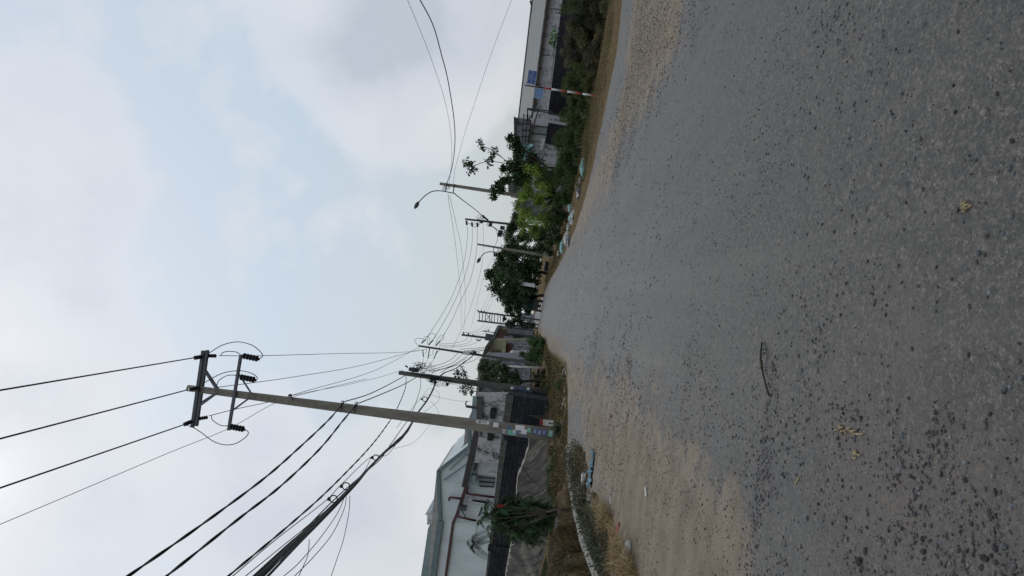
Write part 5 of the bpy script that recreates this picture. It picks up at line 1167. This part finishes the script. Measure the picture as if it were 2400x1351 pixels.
grass('tall_verge_grass', 'tall dry grass fringe under the bushes on the right', [(PV1, 1.)], 16000, .12, .32, grn+dry, .016)
grass('short_verge_grass', 'short straw-coloured grass between right bushes and road', [(PV1b, 1.)], 9000, .06, .2, dry, .012)
PV2 = G([(1338,500),(1350,470),(1345,520),(1325,580),(1306,625),(1285,665),(1278,660),(1298,610),(1316,560)])
grass('right_far_grass', 'patchy grass behind the litter heaps on the right', [(PV2, 1.)], 4000, .1, .3, grn, .03)
PL1 = G([(1286,850),(1300,860),(1330,905),(1331,1000),(1329,1060),(1326,1125),(1305,1180),(1301,1120),(1300,1040),(1296,960),(1290,905)])
grass('left_verge_grass', 'mixed dry and green grass strip around the big pole foot', [(PL1, 1.)], 34000, .035, .13, grn+dry, .014)
PL2 = G([(1268,785),(1290,830),(1325,860),(1328,905),(1300,880),(1283,850),(1272,825),(1262,790)])
grass('left_far_grass', 'dry grass along the far left road edge', [(PL2, 1.)], 8000, .08, .25, dry+grn, .03)
PD = G([(1345,1130),(1352,1180),(1372,1240),(1400,1300),(1425,1351),(1440,1400),(1330,1440),(1300,1351),(1306,1260),(1315,1190)])
grass('drain_weeds', 'tangled weeds filling the drain', [(PD, 1.)], 26000, .06, .22, grn+[(.10,.06,.035)], .014, 1.1)
PD2 = G([(1300,1290),(1303,1351),(1298,1440),(1262,1440),(1272,1351),(1286,1290),(1300,1200)])
grass('behind_kerb_grass', 'mown green grass behind the straight kerb', [(PD2, 1.)], 14000, .03, .1, [(.045,.065,.025), (.06,.075,.03), (.09,.085,.04)], .02)
PK = G([(1345,1075),(1352,1050),(1362,1046),(1372,1060),(1376,1080),(1384,1130),(1405,1170),(1420,1200),(1440,1240),(1462,1290),(1480,1351),(1490,1420),(1425,1420),(1410,1330),(1388,1270),(1366,1205),(1354,1150),(1345,1110)])
grass('kerb_weeds', 'dusty weeds and dead stems between the broken kerb and the sand', [(PK, 1.)], 22000, .05, .20, grn+[(.13,.125,.10), (.20,.16,.09)], .013, 1.2)
PK2 = G([(1400,1170),(1430,1200),(1450,1250),(1480,1300),(1500,1351),(1520,1420),(1470,1420),(1455,1300),(1430,1240)])
grass('dead_straw', 'yellow dead straw strewn at the sand edge', [(PK2, 1.)], 5000, .08, .3, [(.30,.21,.09), (.24,.18,.09), (.35,.27,.14)], .008, 2.2)
# leafy weeds on kerb, as clumps
def weed(label, px, py, r, col, n=260, L=.05): 
    c = gnd(px, py); c[2] = height(c[0], c[1]); P, d = blob_points(n, c+np.array([0,0,r*.3]), (r, r, r*.6), .1); P[:, 2] = np.maximum(P[:, 2], c[2]+.01); ax_ = d+rng.normal(size=(n,3))*.6; ax_[:, 2] += .3
    cc = np.clip(np.array(col)*rng.uniform(.5, 1.5, (n, 1)), .005, 1); v, f_, c_ = leaves(P, ax_, L*rng.uniform(.6, 1.4, n), L*.35, cc)
    root = thing('weed_clump', label, 'weeds', c, 'weed clumps beside the broken kerb'); np_mesh('foliage', v, f_, M['leaf'], root, c_)
for i, (px, py, r) in enumerate([(1353,1060,.28),(1350,1085,.3),(1358,1105,.35),(1362,1130,.35),(1372,1165,.35),(1385,1195,.35),(1395,1230,.3),(1410,1260,.3),(1425,1295,.3),(1440,1330,.25),(1330,1150,.35),(1330,1230,.3),(1345,1280,.3),(1330,1330,.3),(1370,1330,.25)]):
    lab = ['grey green weed clump at the road tip of the kerb strip', 'weed clump just left of the tip clump, beside the blue sheet end', 'weed clump level with the middle of the blue sheet', 'weed clump left of the blue sheet end', 'weed clump on the kerb nearest the shrub', 'weed clump on the sand side of the shrub', 'weed clump between shrub and straw', 'weed clump above the yellow straw', 'weed clump beside the white rubbish bag', 'weed clump by the black rubbish bag at the photo edge', 'dark weeds at the mouth of the drain under the shrub', 'reddish weeds in the drain left of the shrub foot', 'green weeds in the middle of the drain', 'green weeds in the drain beside the straight kerb at the photo edge', 'weeds in the drain against the broken kerb'][i]
    weed(lab, px, py, r, [(.045,.055,.028), (.06,.065,.035), (.035,.045,.02)][i % 3] if i != 11 else (.09,.045,.035), 420, .055)
# ================================================================== LITTER
def bag(name, label, px, py, s, mat, group='rubbish along the right verge', seed=0, stretch=(1,1,.55)):
    c = gnd(px, py); c[2] = height(c[0], c[1])
    import bmesh
    bm = bmesh.new(); bmesh.ops.create_icosphere(bm, subdivisions=4, radius=1)
    for v in bm.verts:
        p = v.co.copy(); k = 1+.35*mnoise.noise(p*1.3+Vector((seed, 0, 0)))+.22*abs(mnoise.noise(p*4+Vector((seed, 3, 0))))+.08*mnoise.noise(p*9+Vector((seed,0,9))); v.co = Vector((p.x*stretch[0], p.y*stretch[1], p.z*stretch[2]))*s*k
        v.co.z = max(v.co.z, -s*.12)
    me = bpy.data.meshes.new(name); bm.to_mesh(me); bm.free(); me.materials.append(M[mat]); me.polygons.foreach_set('use_smooth', [True]*len(me.polygons))
    o = bpy.data.objects.new(name, me); COL.objects.link(o); o.location = (c[0], c[1], c[2]+s*.1); o.rotation_euler.z = seed
    return tag(o, label, 'rubbish bag' if 'bag' in name else 'litter', group)
for i, a in enumerate([('rubbish_bag','long teal rubbish bag leaning on the dark bush above the sand','bag_teal',1376,388,.36,(1.5,.8,.7)), ('rubbish_bag','whitish rubbish bag left of the long teal bag','bag_white',1366,424,.30,(1,.8,.6)), ('rubbish_bag','dark rubbish bag tucked beside the whitish bag under the bushes','bag_black',1360,436,.28,(1,1,.6)),
   ('rubbish_bag','torn dark sack in the middle of the litter heap','bag_black',1362,455,.32,(1.3,.8,.5)), ('rubbish_bag','blue-green rubbish bag at the foot of the nearer street lamp','bag_teal',1342,488,.30,(1,.8,.7)), ('rubbish_bag','white rubbish bag just beyond the lamp foot','bag_white',1348,502,.28,(1,.9,.6)),
   ('rubbish_bag','pale teal rubbish bag between two white bags','bag_teal',1342,512,.30,(1,.9,.6)), ('rubbish_bag','small round white bag at the edge of the sand','bag_white',1345,521,.2,(1,.9,.7)), ('rubbish_bag','grey torn sack lying lengthwise in the litter row','bag_white',1338,532,.34,(1.5,.7,.5)),
   ('rubbish_bag','big white torn sheet bag on a black one','bag_white',1333,558,.42,(1.3,.8,.6)), ('rubbish_bag','black bag under the big white torn bag','bag_black',1336,566,.38,(1.3,.9,.4)), ('rubbish_bag','teal bag farthest along the litter row','bag_teal',1322,578,.42,(1.4,.8,.5)), ('rubbish_bag','small white bag at the far end of the litter row','bag_white',1313,595,.3,(1,.8,.6))]):
    bag(a[0], a[1], a[3], a[4], a[5]*.85, a[2], seed=i*1.7, stretch=a[6])
pb = thing('planter_box', 'dark concrete box with pale lid at the far right verge', 'box', gnd(1286, 626)); g_ = gnd(1286, 626)
mb = MB(); mb.box((g_[0], g_[1], .3), (1.5, 1.2, .6)); mb.build('box', M['darkgap'], pb); mb = MB(); mb.box((g_[0]-.1, g_[1], .64), (2.2, 1.5, .1)); mb.build('lid', M['lilac'], pb)
gl2 = 'rubbish on the left'
bag('rubbish_bag', 'white rubbish bag at the sand edge near the bottom left photo corner', 1476, 1292, .085, 'bag_white', gl2, 3.3, (1.2,.9,.7)); bag('rubbish_bag', 'black rubbish bag with creased neck at the bottom left photo corner', 1452, 1336, .13, 'bag_black', gl2, 4.3, (1.5,.8,.6))
bag('rubbish_bag', 'grey crumpled bag tail between the white and the black bag', 1470, 1316, .07, 'bag_black', gl2, 5.3, (1.8,.5,.5))
bag('litter_scrap', 'small white scrap on the far left grass strip', 1322, 876, .12, 'bag_white', gl2, 6.1, (1.4,.5,.4)); bag('litter_scrap', 'crumpled white scrap in the grass near the white globe post', 1288, 846, .2, 'bag_white', gl2, 7.1); bag('litter_scrap', 'pale round scrap at the cluttered pole foot', 1288, 900, .12, 'bag_white', gl2, 8.1); bag('litter_scrap', 'white scrap in the grass midway to the tall pole', 1322, 954, .12, 'bag_white', gl2, 9.1)
bag('litter_scrap', 'grey white lump in the weeds beside the blue sheet', 1372, 1122, .12, 'bag_white', gl2, 2.1)
bag('litter_scrap', 'white wrapper lying on the sand left of the wheel marks', 1432, 1173, .05, 'bag_white', gl2, 1.1, (1.6,.4,.3)); bag('litter_scrap', 'white paper scraps in the middle of the sand', 1515, 1153, .05, 'bag_white', gl2, 2.7, (.6,1.6,.2)); bag('litter_scrap', 'pinkish red wrapper in the yellow straw', 1450, 1240, .06, 'red_paint', gl2, 2.9, (1.6,.6,.3))
# blue plastic sheet strewn along the kerb weeds
bs = thing('plastic_sheet', 'crumpled blue plastic sheet strewn on the sand by the kerb weeds', 'plastic sheet', gnd(1388, 1105))
V = []
L1 = [(1391,1053),(1393,1075),(1390,1090),(1387,1105),(1386,1125),(1382,1143)]
for i in range(41):
    t = i/40; px, py = np.interp(t, np.linspace(0,1,6), [p[0] for p in L1]), np.interp(t, np.linspace(0,1,6), [p[1] for p in L1]); hw = (1.2+3.2*t)*(1+.9*mnoise.noise((t*9, 0, 1)))
    for j in range(7):
        g_ = gnd(px+hw*(j/3-1), py+2*mnoise.noise((t*7, j, 0))); g_[2] = .02+.07*abs(mnoise.noise((t*16, j*.7, 4))); V.append(g_)
mb = MB(); mb.add(V, [(i*7+j, (i+1)*7+j, (i+1)*7+j+1, i*7+j+1) for i in range(40) for j in range(6)]); o = mb.build('sheet', M['bluetarp'], bs, False); md = o.modifiers.new('t', 'SOLIDIFY'); md.thickness = .006
# straw and twigs on the road
tw = thing('twig', 'long dark green twig lying across the asphalt in the middle of the road', 'twig', gnd(1790, 865)); mb = MB(); mb.tube(smooth([gnd(1786,803,.01), gnd(1783,835,.03), gnd(1787,870,.015), gnd(1794,900,.03), gnd(1803,928,.01)], 5), .006, 5); mb.build('stem', M['bark'], tw, True)
P = np.array([gnd(1786+rng.uniform(-4,6), 808+k*2.5, .02) for k in range(26)]); v, f_, c_ = leaves(P, rng.normal(size=(26,3)), .03, .008, np.tile((.03,.05,.012), (26,1))); np_mesh('foliage', v, f_, M['leaf'], tw, c_)
for i, (px, py, n, lb) in enumerate([(1990,1012,16,'flattened yellow straw scraps on the gravelly asphalt'), (2003,1066,5,'tiny straw scrap beside the larger yellow straw patch'), (2262,483,14,'pale yellow smear of straw near the right photo edge')]):
    P0 = []; mb = MB()
    for k in range(n):
        a_ = (px+rng.uniform(-26,26)*(1 if i == 0 else .3), py+rng.uniform(-9,9)); an_ = rng.uniform(0, 6.28); l_ = rng.uniform(6, 14); p_ = gnd(*a_, .006); q_ = gnd(a_[0]+l_*math.cos(an_), a_[1]+l_*math.sin(an_), .008); mb.tube([p_, (p_+q_)/2+np.array([0,0,.004]), q_], [.002,.005,.002], 4)
    tag(mb.build('straw_scrap', M['straw'], None), lb, 'straw', 'straw scraps on the road')
for i, (px, py, l_, lb) in enumerate([(1868,1128,14,'short pale stick on the bare asphalt left of the straw'), (1494,1265,20,'pale stick on the sand')]):
    mb = MB(); mb.tube([gnd(px-4, py+l_/2, .006), gnd(px+4, py-l_/2, .006)], .004, 5); tag(mb.build('stick', M['straw'], None), lb, 'stick')

# ---- more growth and scraps along the left strip
for i in range(22):
    px, py = [(1296,870),(1300,985),(1318,1012),(1305,940),(1322,905),(1301,1060),(1312,1088),(1325,1050),(1303,1110),(1322,965),(1306,1020),(1316,1125),(1295,905),(1310,1145),(1290,850),(1283,815),(1318,1075),(1326,1095),(1299,958),(1308,972),(1300,1150),(1312,930)][i]
    c = gnd(px, py); c[2] = height(c[0], c[1]); r = rng.uniform(.14, .3); n = 240
    P, d = blob_points(n, c+np.array([0,0,r*.3]), (r*1.2, r, r*.8), .1); P[:, 2] = np.maximum(P[:, 2], c[2]+.01); ax_ = d+rng.normal(size=(n,3))*.5; ax_[:, 2] += .5
    col = [(.04,.07,.02), (.11,.085,.035), (.03,.05,.018), (.14,.10,.05)][i % 4]; cc = np.clip(np.array(col)*rng.uniform(.5, 1.5, (n, 1)), .005, 1)
    v, f_, c_ = leaves(P, ax_, .11*rng.uniform(.6, 1.4, n), .025, cc); dryk = i % 2
    root = thing('weed_clump', ['leafy green weed tuft in the grass strip before the tarpaulins', 'dry brown weed tuft in the grass strip before the tarpaulins'][dryk], 'weeds', c, ['green weed tufts in the left strip', 'dry weed tufts in the left strip'][dryk]); np_mesh('foliage', v, f_, M['leaf'], root, c_)
for i in range(18):
    side = i % 2; t = rng.random()
    px, py = ((1326+rng.uniform(-8,6), 860+t*230) if side else (1350-t*40+rng.uniform(-4,6), 470+t*150)); bag('litter_scrap', ['scrap of rubbish among the bags on the right verge', 'scrap of rubbish in the grass along the left strip'][side], px, py, rng.uniform(.04, .10), ['bag_white','bag_black','bag_teal','straw','tarpedge'][i % 5], ['loose scraps on the right verge', 'loose scraps on the left strip'][side], 11+i*1.3, (1.4, .7, .4))
